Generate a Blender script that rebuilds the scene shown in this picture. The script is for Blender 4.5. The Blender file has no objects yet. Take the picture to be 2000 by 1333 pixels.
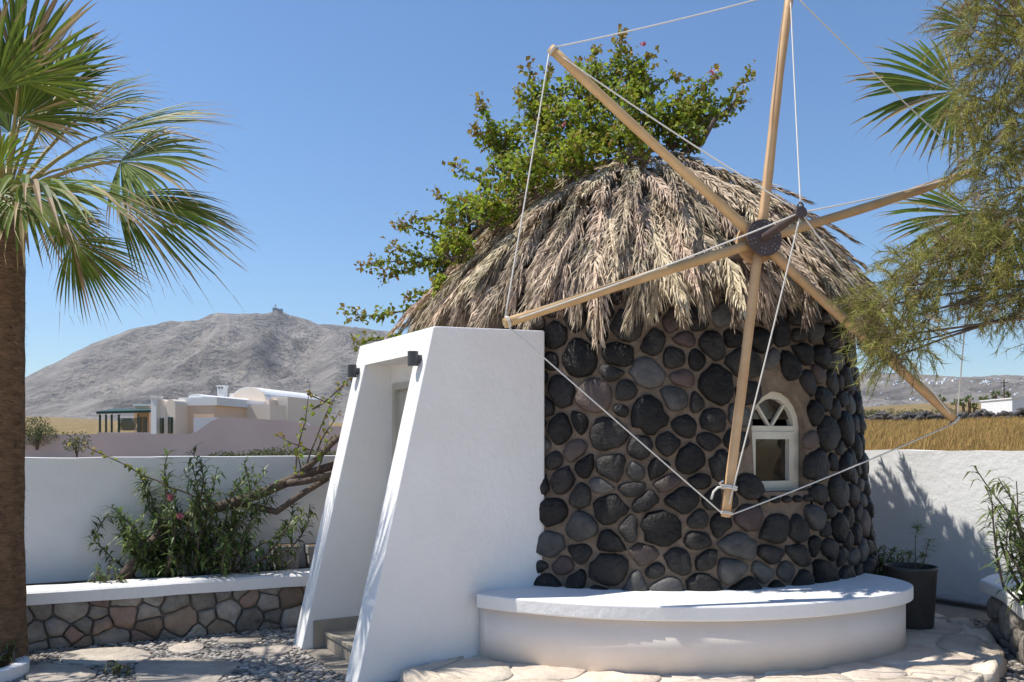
import bpy, bmesh, math, random
from mathutils import Vector, Matrix, noise
R = math.radians
random.seed(7)
V = Vector
scn = bpy.context.scene
COL = scn.collection

# ------------------------------------------------------------------ camera
FPX, HOR, EYE = 1650.0, 865.0, 1.6          # focal length / horizon row of the 2000 px photograph, eye height
cam = bpy.data.cameras.new('camera'); camo = bpy.data.objects.new('camera', cam); COL.objects.link(camo)
camo.location = (0, 0, EYE); camo.rotation_euler = (R(90), 0, 0)
cam.sensor_width = 36; cam.lens = 36 * FPX / 2000.0
cam.shift_y = (HOR - 666.5) / 2000.0
cam.clip_start = .05; cam.clip_end = 20000
scn.camera = camo
# ------------------------------------------------------------------ sky, sun, exposure
SUN_EL = 61.0
SUN_H = V((-.985, .04, 0)).normalized()      # horizontal direction towards the sun
SUN_ROT = math.atan2(SUN_H.x, SUN_H.y)
w = bpy.data.worlds.new('World'); scn.world = w; w.use_nodes = True
nt = w.node_tree; bg = nt.nodes['Background']
sky = nt.nodes.new('ShaderNodeTexSky'); sky.sky_type = 'NISHITA'; sky.sun_disc = False
sky.sun_elevation = R(SUN_EL); sky.sun_rotation = SUN_ROT
sky.air_density = 1.25; sky.dust_density = 0; sky.ozone_density = 10.0; sky.altitude = 0
nt.links.new(sky.outputs[0], bg.inputs[0]); bg.inputs[1].default_value = .118
sl = bpy.data.lights.new('sun', 'SUN'); sl.energy = 4.9; sl.angle = R(.53); sl.color = (1, .955, .88)
so = bpy.data.objects.new('sun', sl); COL.objects.link(so); so.location = (-20, 0, 40)
sd = V((SUN_H.x * math.cos(R(SUN_EL)), SUN_H.y * math.cos(R(SUN_EL)), math.sin(R(SUN_EL))))
so.rotation_euler = sd.to_track_quat('Z', 'Y').to_euler()
vs = scn.view_settings; vs.view_transform = 'Standard'; vs.look = 'None'; vs.exposure = 0.30; vs.gamma = 1; vs.use_curve_mapping = False

# ------------------------------------------------------------------ helpers
def P(px, py, d):
    return V(((px - 1000) / FPX * d, d, EYE + (HOR - py) / FPX * d))
def PZ(px, py, z):
    d = FPX * (EYE - z) / (py - HOR)
    return V(((px - 1000) / FPX * d, d, z))
class MB:
    def __init__(s): s.v = []; s.f = []
    def add(s, vs, fs):
        o = len(s.v); s.v += [tuple(v) for v in vs]; s.f += [tuple(i + o for i in f) for f in fs]
    def box(s, lo, hi, M=None):
        (a, b, c), (d, e, f) = lo, hi
        vs = [V(p) for p in ((a,b,c),(d,b,c),(d,e,c),(a,e,c),(a,b,f),(d,b,f),(d,e,f),(a,e,f))]
        if M: vs = [M @ v for v in vs]
        s.add(vs, [(0,3,2,1),(4,5,6,7),(0,1,5,4),(1,2,6,5),(2,3,7,6),(3,0,4,7)])
    def prism(s, poly, z0, z1):
        n = len(poly)
        s.add([(p[0], p[1], z0) for p in poly] + [(p[0], p[1], z1) for p in poly],
              [tuple(range(n))[::-1], tuple(range(n, 2*n))] + [(i, (i+1) % n, n+(i+1) % n, n+i) for i in range(n)])
    def tube(s, pts, rad, n=8, cap=True):
        pts = [V(p) for p in pts]; k = len(pts)
        if not hasattr(rad, '__len__'): rad = [rad] * k
        vs = []; up = None
        for i, p in enumerate(pts):
            t = (pts[min(i+1, k-1)] - pts[max(i-1, 0)]).normalized()
            if up is None:
                up = t.orthogonal().normalized()
            up = (up - t * up.dot(t)).normalized(); b = t.cross(up)
            for j in range(n):
                a = 2*math.pi*j/n
                vs.append(p + (up*math.cos(a) + b*math.sin(a)) * rad[i])
        fs = [(i*n+j, i*n+(j+1) % n, (i+1)*n+(j+1) % n, (i+1)*n+j) for i in range(k-1) for j in range(n)]
        if cap: fs += [tuple(range(n))[::-1], tuple(range((k-1)*n, k*n))]
        s.add(vs, fs)
    def mesh(s, name, smooth=False):
        m = bpy.data.meshes.new(name); m.from_pydata(s.v, [], s.f)
        if smooth: m.polygons.foreach_set('use_smooth', [True]*len(m.polygons))
        m.update(); return m
    def build(s, name, mat, parent=None, smooth=False, bevel=0, recalc=True):
        m = s.mesh(name, smooth)
        if recalc:
            bm = bmesh.new(); bm.from_mesh(m); bmesh.ops.recalc_face_normals(bm, faces=bm.faces)
            if bevel: bmesh.ops.bevel(bm, geom=list(bm.edges), offset=bevel, segments=2, affect='EDGES', profile=.5)
            bm.to_mesh(m); bm.free()
            if bevel: m.polygons.foreach_set('use_smooth', [smooth]*len(m.polygons))
        return link(name, m, mat, parent)
ROOTLOC = {}
def link(name, m, mat, parent=None):
    o = bpy.data.objects.new(name, m); COL.objects.link(o)
    if mat and not m.materials: m.materials.append(mat)
    if parent:
        o.parent = parent
        if parent.name in ROOTLOC: o.matrix_parent_inverse = Matrix.Translation(-ROOTLOC[parent.name])
    return o
def tag(o, label=None, cat=None, group=None, kind=None):
    if label: o['label'] = label
    if cat: o['category'] = cat
    if group: o['group'] = group
    if kind: o['kind'] = kind
    return o
def thing(name, loc, label, cat, group=None):
    o = bpy.data.objects.new(name, None); COL.objects.link(o); o.location = loc; o.empty_display_size = .1
    ROOTLOC[o.name] = V(loc); return tag(o, label, cat, group)
def rnd(a, b): return random.uniform(a, b)
def smooth01(x): x = max(0, min(1, x)); return x*x*(3-2*x)
def interp(tab, x):
    if x <= tab[0][0]: return tab[0][1]
    for (a, b), (c, d) in zip(tab, tab[1:]):
        if x <= c: return b + (d-b)*(x-a)/(c-a)
    return tab[-1][1]

# ------------------------------------------------------------------ materials
def mat(name, c1, c2=None, scale=6, rough=.8, bump=0, bscale=30, rand=None, island=0, trans=0, spec=.3, detail=6, stretch=None, c3=None, bdist=.02, metal=0, coord='Object'):
    """noise mix of c1/c2 (+ rare c3), optional per-object (rand) or per-island value jitter, bump, leaf translucency"""
    m = bpy.data.materials.new(name); m.use_nodes = True; n = m.node_tree; N = n.nodes; L = n.links
    b = N['Principled BSDF']; out = N['Material Output']
    b.inputs['Roughness'].default_value = rough; b.inputs['Specular IOR Level'].default_value = spec; b.inputs['Metallic'].default_value = metal
    tc = N.new('ShaderNodeTexCoord'); mp = N.new('ShaderNodeMapping')
    L.new(tc.outputs[coord], mp.inputs[0])
    if stretch: mp.inputs['Scale'].default_value = stretch
    if rand is not None:
        oi = N.new('ShaderNodeObjectInfo'); ad = N.new('ShaderNodeVectorMath'); ad.operation = 'ADD'
        sc_ = N.new('ShaderNodeVectorMath'); sc_.operation = 'SCALE'; sc_.inputs['Scale'].default_value = 37
        cmb = N.new('ShaderNodeCombineXYZ'); L.new(oi.outputs['Random'], cmb.inputs[0]); L.new(oi.outputs['Random'], cmb.inputs[1])
        L.new(cmb.outputs[0], sc_.inputs[0]); L.new(tc.outputs[coord], ad.inputs[0]); L.new(sc_.outputs[0], ad.inputs[1]); L.new(ad.outputs[0], mp.inputs[0])
    nz = N.new('ShaderNodeTexNoise'); nz.inputs['Scale'].default_value = scale; nz.inputs['Detail'].default_value = detail; nz.inputs['Roughness'].default_value = .62
    L.new(mp.outputs[0], nz.inputs['Vector'])
    cr = N.new('ShaderNodeValToRGB'); e = cr.color_ramp.elements
    e[0].position = .33; e[1].position = .67; e[0].color = (*c1, 1); e[1].color = (*(c2 or c1), 1)
    if c3: k = e.new(.8); k.color = (*c3, 1)
    L.new(nz.outputs[0], cr.inputs[0]); col = cr.outputs[0]
    src = None
    if rand: src = oi.outputs['Random']; amt = rand
    if island: g = N.new('ShaderNodeNewGeometry'); src = g.outputs['Random Per Island']; amt = island
    if src is not None:
        hs = N.new('ShaderNodeHueSaturation')
        r1 = N.new('ShaderNodeMapRange'); r1.inputs[3].default_value = 1-amt; r1.inputs[4].default_value = 1+amt
        L.new(src, r1.inputs[0]); L.new(r1.outputs[0], hs.inputs['Value'])
        wn = N.new('ShaderNodeTexWhiteNoise'); wn.noise_dimensions = '1D'; L.new(src, wn.inputs['W'])
        r2 = N.new('ShaderNodeMapRange'); r2.inputs[3].default_value = .5-.05*amt; r2.inputs[4].default_value = .5+.05*amt
        L.new(wn.outputs[0], r2.inputs[0]); L.new(r2.outputs[0], hs.inputs['Hue'])
        L.new(col, hs.inputs['Color']); col = hs.outputs[0]
    L.new(col, b.inputs['Base Color'])
    if bump:
        bn = N.new('ShaderNodeTexNoise'); bn.inputs['Scale'].default_value = bscale; bn.inputs['Detail'].default_value = 8; bn.inputs['Roughness'].default_value = .6
        L.new(mp.outputs[0], bn.inputs['Vector'])
        bp = N.new('ShaderNodeBump'); bp.inputs['Strength'].default_value = bump; bp.inputs['Distance'].default_value = bdist
        L.new(bn.outputs[0], bp.inputs['Height']); L.new(bp.outputs[0], b.inputs['Normal'])
    if trans:
        tr = N.new('ShaderNodeBsdfTranslucent'); mx = N.new('ShaderNodeMixShader'); mx.inputs[0].default_value = trans
        L.new(col, tr.inputs[0]); L.new(b.outputs[0], mx.inputs[1]); L.new(tr.outputs[0], mx.inputs[2]); L.new(mx.outputs[0], out.inputs[0])
    return m
M = {}
M['plaster'] = mat('white_plaster', (.80,.785,.765), (.745,.725,.70), 1.7, .85, .6, 20, spec=.2, bdist=.012, c3=(.68,.66,.635))
M['plaster_old'] = mat('weathered_white_plaster', (.82,.82,.81), (.75,.745,.73), 1.6, .9, .5, 11, spec=.15, bdist=.02, c3=(.64,.62,.585))
M['bench_wall'] = mat('cream_plaster', (.76,.69,.63), (.70,.625,.56), 2.5, .88, .3, 50, spec=.2, bdist=.005)
M['mortar'] = mat('tan_mortar', (.24,.185,.14), (.14,.108,.082), 9, .95, 1, 40, spec=.1, bdist=.01)
M['lava'] = mat('dark_lava_stone', (.010,.0095,.009), (.034,.030,.027), 9, .5, 1, 26, rand=.6, spec=.26, c3=(.085,.074,.064), bdist=.022)
M['lava_red'] = mat('reddish_lava_stone', (.055,.036,.031), (.085,.062,.054), 8, .6, .9, 30, rand=.3, spec=.4, bdist=.012)
M['lava_grey'] = mat('grey_lava_stone', (.04,.039,.038), (.085,.08,.074), 9, .6, .9, 30, rand=.3, spec=.4, bdist=.012)
M['thatch'] = mat('dry_palm_thatch', (.62,.50,.36), (.29,.22,.145), 16, .75, 0, rand=.36, spec=.25, detail=3)
M['thatch_base'] = mat('old_thatch', (.22,.165,.11), (.10,.075,.05), 10, .9, 1, 30, stretch=(1,1,.25))
M['wood'] = mat('peeled_pine_pole', (.60,.40,.21), (.47,.285,.135), 3.5, .6, .5, 26, rand=.10, c3=(.27,.15,.07), spec=.3, bdist=.004)
M['steel'] = mat('brown_painted_steel', (.075,.052,.047), (.10,.072,.064), 20, .45, .1, 60, spec=.4)
M['bolt'] = mat('zinc_bolt', (.35,.32,.3), (.25,.22,.2), 20, .4, metal=.7)
M['rope'] = mat('white_rope', (.72,.69,.63), (.58,.55,.5), 120, .8)
M['door'] = mat('greige_painted_wood', (.46,.44,.38), (.43,.41,.355), 3, .5, .1, 40)
M['frame'] = mat('pale_painted_window_wood', (.62,.59,.50), (.55,.52,.44), 6, .5, .15, 40)
M['lamp'] = mat('charcoal_metal', (.045,.048,.052), (.06,.062,.066), 30, .45, spec=.4)
M['tile'] = mat('beige_stone_tile', (.36,.31,.25), (.28,.24,.19), 9, .7, .3, 60, bdist=.004)
M['flag'] = mat('limestone_flag', (.68,.58,.47), (.52,.43,.34), 5, .85, .8, 22, rand=.15, c3=(.74,.66,.57), bdist=.02)
M['rubble'] = mat('rubble_stone', (.34,.30,.255), (.20,.175,.145), 9, .88, 1, 20, rand=.32, c3=(.44,.40,.36), bdist=.02)
M['rubble_red'] = mat('rusty_rubble_stone', (.30,.215,.165), (.22,.15,.11), 8, .88, .9, 24, rand=.25, c3=(.40,.34,.29), bdist=.02)
M['joint'] = mat('rubble_mortar', (.25,.215,.175), (.19,.16,.13), 12, .95, .8, 50)
M['pebble'] = mat('dark_beach_pebble', (.24,.22,.20), (.34,.305,.27), 9, .75, .2, 60, island=.6)
M['yard'] = mat('pebble_bed', (.20,.18,.155), (.30,.26,.22), 16, .9, 1, 50)
M['flagfloor'] = mat('pale_terrace_paving', (.70,.60,.49), (.62,.52,.42), 3, .85, .5, 20)
M['slab'] = mat('grey_beige_paving_slab', (.50,.43,.355), (.33,.285,.24), 6, .88, 1, 16, rand=.2, c3=(.58,.51,.43), bdist=.03)
M['soil'] = mat('dry_soil', (.16,.11,.075), (.10,.07,.05), 10, .95, 1, 40)
M['pot'] = mat('charcoal_pot', (.055,.05,.047), (.075,.07,.065), 8, .55, .15, 40)
M['greypot'] = mat('grey_concrete_pot', (.30,.29,.29), (.25,.245,.25), 8, .85, .3, 40)
M['palmleaf'] = mat('palm_leaf', (.185,.24,.035), (.095,.14,.022), 3, .5, 0, island=.35, trans=.38, spec=.28)
M['palmdry'] = mat('dry_palm_tip', (.40,.30,.15), (.28,.20,.09), 5, .6, island=.3, trans=.25)
M['petiole'] = mat('palm_petiole', (.22,.22,.06), (.30,.20,.07), 4, .5)
M['palmtrunk'] = mat('palm_trunk_fibre', (.30,.18,.10), (.13,.078,.045), 12, .95, 1, 30, stretch=(1,1,2.6), c3=(.36,.24,.15), bdist=.05)
M['boug'] = mat('bougainvillea_leaf', (.29,.35,.04), (.19,.245,.028), 3, .5, 0, island=.5, trans=.45, spec=.28)
M['boug_young'] = mat('young_bougainvillea_leaf', (.30,.27,.05), (.27,.16,.05), 6, .45, 0, island=.4, trans=.35)
M['bark'] = mat('grey_brown_bark', (.17,.13,.10), (.09,.065,.05), 14, .9, 1, 35, stretch=(1,1,.4), bdist=.02)
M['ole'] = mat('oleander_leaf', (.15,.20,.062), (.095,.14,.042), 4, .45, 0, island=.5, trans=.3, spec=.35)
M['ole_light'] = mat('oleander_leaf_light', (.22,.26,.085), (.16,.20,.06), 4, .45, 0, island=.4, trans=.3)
M['pink'] = mat('pink_petal', (.50,.14,.20), (.58,.22,.27), 6, .6, trans=.3)
M['needle'] = mat('tamarisk_needle', (.29,.30,.07), (.38,.35,.10), 2.5, .6, 0, island=.45, trans=.45)
M['needle_dry'] = mat('dry_tamarisk_twig', (.34,.26,.14), (.26,.19,.10), 3, .7, 0, island=.4, trans=.3)
M['pinkwall'] = mat('pink_plaster', (.72,.575,.53), (.65,.51,.47), .8, .9, .3, 6)
M['cream'] = mat('cream_render', (.84,.72,.60), (.80,.68,.56), .5, .9)
M['peach'] = mat('peach_render', (.80,.58,.43), (.76,.54,.39), .5, .9)
M['farwhite'] = mat('far_whitewash', (.80,.79,.77), (.75,.74,.72), .5, .9)
M['green'] = mat('green_painted_wood', (.03,.065,.045), (.04,.08,.055), 3, .5)
M['dim_opening'] = mat('painted_dim_opening', (.018,.016,.014), (.045,.034,.024), 7, .06, spec=.5)  # opaque and glossy; dimness behind the opening is painted into its colour
M['shrub'] = mat('dry_shrub_leaf', (.10,.125,.045), (.16,.165,.075), 2, .7, 0, island=.4, trans=.25)
M['drygrass'] = mat('golden_dry_grass', (.52,.34,.12), (.42,.26,.085), 1.5, .8, 0, island=.3, trans=.3)
M['rock'] = mat('black_field_rock', (.055,.05,.048), (.12,.105,.09), 3, .9, .6, 8, island=.5)
def terrain_mat(name, bands, scale, rough=.95):
    m = mat(name, bands[0], bands[1], scale, rough, .6, scale*5, c3=bands[2], detail=10, bdist=scale and 2/scale)
    return m
M['terrain'] = terrain_mat('dry_plain', ((.40,.27,.11), (.30,.22,.10), (.16,.16,.07)), .03)
M['mount'] = terrain_mat('bare_mountain_rock', ((.15,.135,.12), (.37,.33,.29), (.085,.085,.07)), .009)

# ------------------------------------------------------------------ setting: terrain, mountain, yard
def terr_z(x, y):
    r = math.hypot(x, y)
    if y <= 0: front = 0
    else: front = smooth01((y/r - .15)/.3)
    side = smooth01((x/max(r, .01) + .2)/.5)
    slope = .023 + .013*side
    r_ = max(12, r-24*(1-side)*smooth01((r-12)/40)) if r > 12 else 12
    far = 0 if r < 12 else (r_-12)*slope if r < 900 else (900-12)*slope + (r-900)*.004
    low = (1-side)*(-.45)*(1-smooth01((r-32)/14))
    return front*((1.2+low)*smooth01((r-10.7)/1.5) + far + (.0 if r < 40 else .012*min(r, 900)*noise.noise((x/90, y/90, 3))*smooth01((r-40)/100)))
b = MB(); angs = [i*2 for i in range(180)]
rads = [9, 10.5, 10.9, 11.3, 11.8, 12.4, 13.5, 15, 18, 22, 28, 36, 48, 64, 85, 115, 160, 220, 300, 420, 600, 900, 1400, 2200, 3500, 5500, 9000]
b.v.append((0, 0, 0))
for r in rads:
    for a in angs:
        x, y = r*math.sin(R(a)), r*math.cos(R(a)); b.v.append((x, y, terr_z(x, y)-.01))
n = len(angs)
b.f += [(0, 1+(i+1) % n, 1+i) for i in range(n)]
b.f += [(1+k*n+i, 1+k*n+(i+1) % n, 1+(k+1)*n+(i+1) % n, 1+(k+1)*n+i) for k in range(len(rads)-1) for i in range(n)]
tag(b.build('ground', M['terrain'], smooth=True), kind='structure')

ridge = [(-2500,838),(-900,838),(-400,832),(-150,800),(0,772),(45,752),(100,724),(150,700),(220,668),(300,648),(370,640),(400,634),(430,629),(470,631),(505,631),(535,625),(580,633),(620,645),(680,652),(740,659),(800,668),(900,690),(1050,715),(1250,735),(1500,742),(1690,738),(1800,741),(1900,745),(2000,743),(2300,752),(2800,790),(3500,825),(4500,838)]
b = MB(); NA, ND = 420, 60; pxs = [-1800 + i*(5400/NA) for i in range(NA+1)]
for j in range(ND+1):
    t = j/ND
    for px in pxs:
        d = 800 + 2600*t if px < 1200 else 620 + 1500*t
        side = smooth01((px-1000)/500); d = (800+2600*t)*(1-side) + (560+1500*t)*side
        x = (px-1000)/FPX*d
        zr = EYE + (HOR-interp(ridge, px))/FPX*((800+2600*.72)*(1-side) + (560+1500*.72)*side)
        z0 = terr_z(x, d)
        prof = smooth01(min(1, t/.72))**.85 if t < .72 else 1 - .5*smooth01((t-.72)/.28)
        nn = noise.fractal((x/330, d/520, 0), .9, 2.1, 6) ; gul = abs(noise.noise((x/120, d/600, 5))) + .5*abs(noise.noise((x/45, d/250, 9)))
        h = max(zr-z0, 0)
        env = math.sin(math.pi*min(1, t/.72))**1.3 if t < .72 else 0
        z = z0 - 4 + (h+4)*prof + h*env*(.08*nn - .23*(gul-.12)) + h*.005*noise.noise((x/40, d/40, 1))
        b.v.append((x, d, z))
b.f = [(j*(NA+1)+i, j*(NA+1)+i+1, (j+1)*(NA+1)+i+1, (j+1)*(NA+1)+i) for j in range(ND) for i in range(NA)]
tag(b.build('mountain', M['mount'], smooth=True), kind='structure')

b = MB(); b.add([(-9,.5,0),(9,.5,0),(9,10,0),(-9,10,0)], [(0,1,2,3)])
tag(b.build('yard_paving', M['yard']), kind='structure')

b = MB(); b.add([(-14,-14,.004),(14,-14,.004),(14,4.62,.004),(-14,4.62,.004)], [(0,1,2,3)])
tag(b.build('terrace', M['flagfloor']), kind='structure')
# ------------------------------------------------------------------ stone laying (Voronoi cells rounded to boulders)
def clip(poly, p, nrm):
    out = []
    for i in range(len(poly)):
        a, c = poly[i], poly[(i+1) % len(poly)]
        da = (a[0]-p[0])*nrm[0] + (a[1]-p[1])*nrm[1]; dc = (c[0]-p[0])*nrm[0] + (c[1]-p[1])*nrm[1]
        if da <= 0: out.append(a)
        if da*dc < 0: t = da/(da-dc); out.append((a[0]+(c[0]-a[0])*t, a[1]+(c[1]-a[1])*t))
    return out
def cells(u0, u1, v0, v1, size, seed, aspect=1.0, relax=2, keep=None):
    rg = random.Random(seed); pts = []
    tries = 0
    while tries < 6000:
        tries += 1
        p = (rg.uniform(u0, u1), rg.uniform(v0, v1)); r = size*rg.choice((.62,.8,.95,1.0,1.25))
        if all(((p[0]-q[0])/aspect)**2 + (p[1]-q[1])**2 > (.5*(r+q[2]))**2 for q in pts): pts.append((p[0], p[1], r))
    for it in range(relax+1):
        res = []
        for p in pts:
            poly = [(u0,v0),(u1,v0),(u1,v1),(u0,v1)]
            for q in pts:
                if q is p: continue
                dx, dy = q[0]-p[0], q[1]-p[1]; d2 = dx*dx+dy*dy
                if d2 > (size*4.2)**2: continue
                k = .5 + .5*(p[2]**2-q[2]**2)/d2*.5
                poly = clip(poly, (p[0]+dx*k, p[1]+dy*k), (dx, dy))
                if len(poly) < 3: break
            if len(poly) >= 3: res.append((p, poly))
        if it < relax:
            pts = []
            for p, poly in res:
                cx = sum(a[0] for a in poly)/len(poly); cy = sum(a[1] for a in poly)/len(poly)
                pts.append((p[0]*.6+cx*.4, p[1]*.6+cy*.4, p[2]))
    return [poly for p, poly in res]
def round_poly(poly, shrink, n, chaikin=2, gap=0):
    cx = sum(a[0] for a in poly)/len(poly); cy = sum(a[1] for a in poly)/len(poly)
    q = []
    for a in poly:
        dx, dy = a[0]-cx, a[1]-cy; l = math.hypot(dx, dy) or 1
        k = max(.3, shrink - gap/l); q.append((cx+dx*k, cy+dy*k))
    for _ in range(chaikin):
        q = [pt for i in range(len(q)) for pt in (tuple(.75*q[i][k]+.25*q[(i+1) % len(q)][k] for k in (0,1)), tuple(.25*q[i][k]+.75*q[(i+1) % len(q)][k] for k in (0,1)))]
    L = [0]
    for i in range(len(q)): L.append(L[-1] + math.dist(q[i], q[(i+1) % len(q)]))
    out = []
    for k in range(n):
        t = L[-1]*k/n; i = max(j for j in range(len(q)) if L[j] <= t+1e-9); s = (t-L[i])/max(1e-9, L[i+1]-L[i])
        a, c = q[i], q[(i+1) % len(q)]; out.append((a[0]+(c[0]-a[0])*s, a[1]+(c[1]-a[1])*s))
    return out, (cx, cy)
def boulder(outline, c, depth, mapf, rg, rings=((1.0,-.25),(.97,.35),(.86,.72),(.55,.96)), rough=.05):
    b = MB(); n = len(outline); tilt = (rg.uniform(-.25,.25), rg.uniform(-.25,.25)); ph = rg.uniform(0, 99)
    size = math.sqrt(max(1e-6, sum(math.dist(p, c) for p in outline)/n))
    for s, h in rings:
        for (u, v) in outline:
            uu, vv = c[0]+(u-c[0])*s, c[1]+(v-c[1])*s
            e = 1 + rough*3*noise.noise((uu*9+ph, vv*9, h*2))
            hh = h*depth*(e + (tilt[0]*(uu-c[0]) + tilt[1]*(vv-c[1]))/max(.05, size*size)*.5*(1 if h > 0 else 0))
            b.v.append(tuple(mapf(uu, vv, hh)))
    b.v.append(tuple(mapf(c[0], c[1], depth*1.0)))
    for k in range(len(rings)-1):
        b.f += [(k*n+i, k*n+(i+1) % n, (k+1)*n+(i+1) % n, (k+1)*n+i) for i in range(n)]
    k = len(rings)-1; b.f += [(k*n+i, k*n+(i+1) % n, len(b.v)-1) for i in range(n)]
    return b

# ------------------------------------------------------------------ windmill hut: stone drum
TC = V((1.144, 8.159, 0)); 
def TR(z): return 2.143 - (z-.55)*(.213/2.25)
hut = thing('windmill_hut', (TC.x, TC.y, .1), 'round black stone windmill hut with palm thatch roof and white entrance porch', 'windmill')
def tower(a, z, h=0):      # a = azimuth, 0 towards the camera, positive to the right
    r = TR(z)+h; return V((TC.x + r*math.sin(a), TC.y - r*math.cos(a), z))
WA, WZ0, WZ1, WHW = R(25.2), 1.235, 1.99, .265     # window: azimuth, sill, arch crown, half width
WSP = WZ1 - WHW*1.05                                # arch springing
def warch(hw, top_extra=0, n=10):                   # outline (u, z) of the arched opening, anticlockwise from lower right
    k = hw/WHW; pts = [(hw, WZ0-(top_extra)), (hw, WSP)]
    pts += [(hw*math.cos(math.pi*i/n), WSP + (WZ1+top_extra-WSP)*math.sin(math.pi*i/n)) for i in range(1, n)]
    return pts + [(-hw, WSP), (-hw, WZ0-(top_extra))]
b = MB(); da = R(3); zs = [.05,.3] + [.55+.1*i for i in range(25)]
wa0, wa1 = round((WA-R(9))/da), round((WA+R(9))/da); wz0, wz1 = 1.05, 2.15
idx = {}
for i in range(120):
    for k, z in enumerate(zs): idx[i, k] = len(b.v); b.v.append(tuple(tower(i*da, z)))
for i in range(120):
    ii = i if i < 60 else i-120
    for k in range(len(zs)-1):
        if wa0 <= ii < wa1 and zs[k] > wz0-.001 and zs[k+1] < wz1+.001: continue
        b.f.append((idx[i,k], idx[(i+1) % 120,k], idx[(i+1) % 120,k+1], idx[i,k+1]))
# band between the removed rectangle and the arched opening, then the reveal
A0, A1 = wa0*da, wa1*da; cu, cz = (A0+A1)/2, 1.6
Rm = TR(1.6); outl = [(WA + u/Rm, z) for u, z in warch(WHW)]
dense = []
for i in range(len(outl)):
    p, q = outl[i], outl[(i+1) % len(outl)]
    for s in range(4): dense.append((p[0]+(q[0]-p[0])*s/4, p[1]+(q[1]-p[1])*s/4))
outl = dense; nn_ = len(outl); o0 = len(b.v)
for u, z in outl:
    du, dz = u-cu, z-cz; k = min((A1-cu)/abs(du) if du else 99, (wz1-cz if dz > 0 else cz-wz0)/abs(dz) if dz else 99)
    b.v.append(tuple(tower(cu+du*k, cz+dz*k, .0)))
for u, z in outl: b.v.append(tuple(tower(u, z)))
wn = V((math.sin(WA), -math.cos(WA), 0)); wt = V((math.cos(WA), math.sin(WA), 0)); wc = tower(WA, 1.6)
def wloc(u, z, dep): p = wc + wt*u - wn*dep; return V((p.x, p.y, z))
for u, z in outl: b.v.append(tuple(wloc((u-WA)*Rm, z, .2)))
for i in range(nn_):
    j = (i+1) % nn_
    b.f += [(o0+i, o0+j, o0+nn_+j, o0+nn_+i), (o0+nn_+i, o0+nn_+j, o0+2*nn_+j, o0+2*nn_+i)]
drum = b.build('wall', M['mortar'], hut, smooth=False)
# boulders
arc0, arc1 = R(-38)*2.05, R(104)*2.05
rg = random.Random(5); cnt = 0; rest = MB()
polys = cells(arc0, arc1, .50, 2.80, .162, 11, 1.28, relax=2)
polys.sort(key=lambda q: abs(sum(a[0] for a in q)/len(q)/2.05-R(16)))
for poly in polys:
    q, c = round_poly(poly, .985, 16, 2, gap=rg.uniform(.005,.012))
    ca = c[0]/2.05
    du, dz = (ca-WA)*2.05, c[1]
    if abs(du) < WHW+.045 and WZ0-.09 < dz < WZ1+.05:
        if not (dz > WSP and math.hypot(du, dz-WSP) > WHW+.05): continue
    ph_ = rg.uniform(0, 50); q = [(c[0]+(u-c[0])*(1+.22*noise.noise((u*14+ph_, v*14, 0))), c[1]+(v-c[1])*(1+.22*noise.noise((u*14+ph_, v*14, 0)))) for u, v in q]
    q = [(u, max(.535, v)) for u, v in q]
    wsz = max(math.dist(p, c) for p in q)
    if wsz < .03: continue
    bb = boulder(q, c, min(.06, .28*wsz+.02)*rg.uniform(.75,1.25), lambda u, v, h: tower(u/2.05, v, h), rg, rings=((1.0,-.25),(.97,.42),(.84,.80),(.5,.97)), rough=.11)
    t = rg.random(); mm = M['lava_red'] if t < .08 else M['lava_grey'] if t < .24 else M['lava']
    if cnt < 298: bb.build('stone', mm, drum, smooth=True)
    else: rest.add(bb.v, bb.f)
    cnt += 1
if rest.v:
    o = rest.build('stones', M['lava'], drum, smooth=True); o['kind'] = 'stuff'
print('tower stones', cnt)
# small sill stones under the window
for i in range(5):
    u = -.21+.105*i; q = [(u+.042*math.cos(2*math.pi*k/10), WZ0-.055+.028*math.sin(2*math.pi*k/10)) for k in range(10)]
    boulder(q, (u, WZ0-.055), .045, lambda uu, v, h: tower(WA+uu/Rm, v, h), rg).build('stone', M['lava'], drum, smooth=True)
# window
win = MB()
def ring(bm_, o, i_, d0, d1):
    n = len(o)
    vs = [wloc(u, z, d0) for u, z in o] + [wloc(u, z, d0) for u, z in i_] + [wloc(u, z, d1) for u, z in o] + [wloc(u, z, d1) for u, z in i_]
    fs = []
    for k in range(n):
        j = (k+1) % n
        fs += [(k,j,n+j,n+k), (2*n+k,3*n+k,3*n+j,2*n+j), (n+k,n+j,3*n+j,3*n+k), (k,2*n+k,2*n+j,j)]
    bm_.add(vs, fs)
def rect(u0, u1, z0, z1): return [(u1,z0),(u1,z1),(u0,z1),(u0,z0)]
def inset(o, k, c=(0, 1.56)): return [(c[0]+(u-c[0])*(1-k/abs(WHW)), c[1]+(z-c[1])*(1-k/.36)) for u, z in o]
ring(win, warch(WHW-.004), inset(warch(WHW-.004), .045), .10, .17)
window = win.build('window', M['frame'], hut)
f2 = MB(); fw = WHW-.045
f2.box((-fw, -.155, WSP-.03), (fw, -.105, WSP+.015)); 
for s in (-1, 1):
    f2.tube([(0, -.13, WSP), (s*fw*.62, -.13, WZ1-.10)], .016, 4)
ring2 = MB(); 
def toW(m):
    m.v = [tuple(wloc(x, z, -y)) for x, y, z in m.v]; return m
toW(f2).build('mullion', M['frame'], window)
f3 = MB(); ring(f3, rect(-fw, fw, WZ0+.02, WSP-.03), rect(-fw+.055, fw-.055, WZ0+.075, WSP-.085), .095, .15)
f3.build('casement', M['frame'], window)
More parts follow.
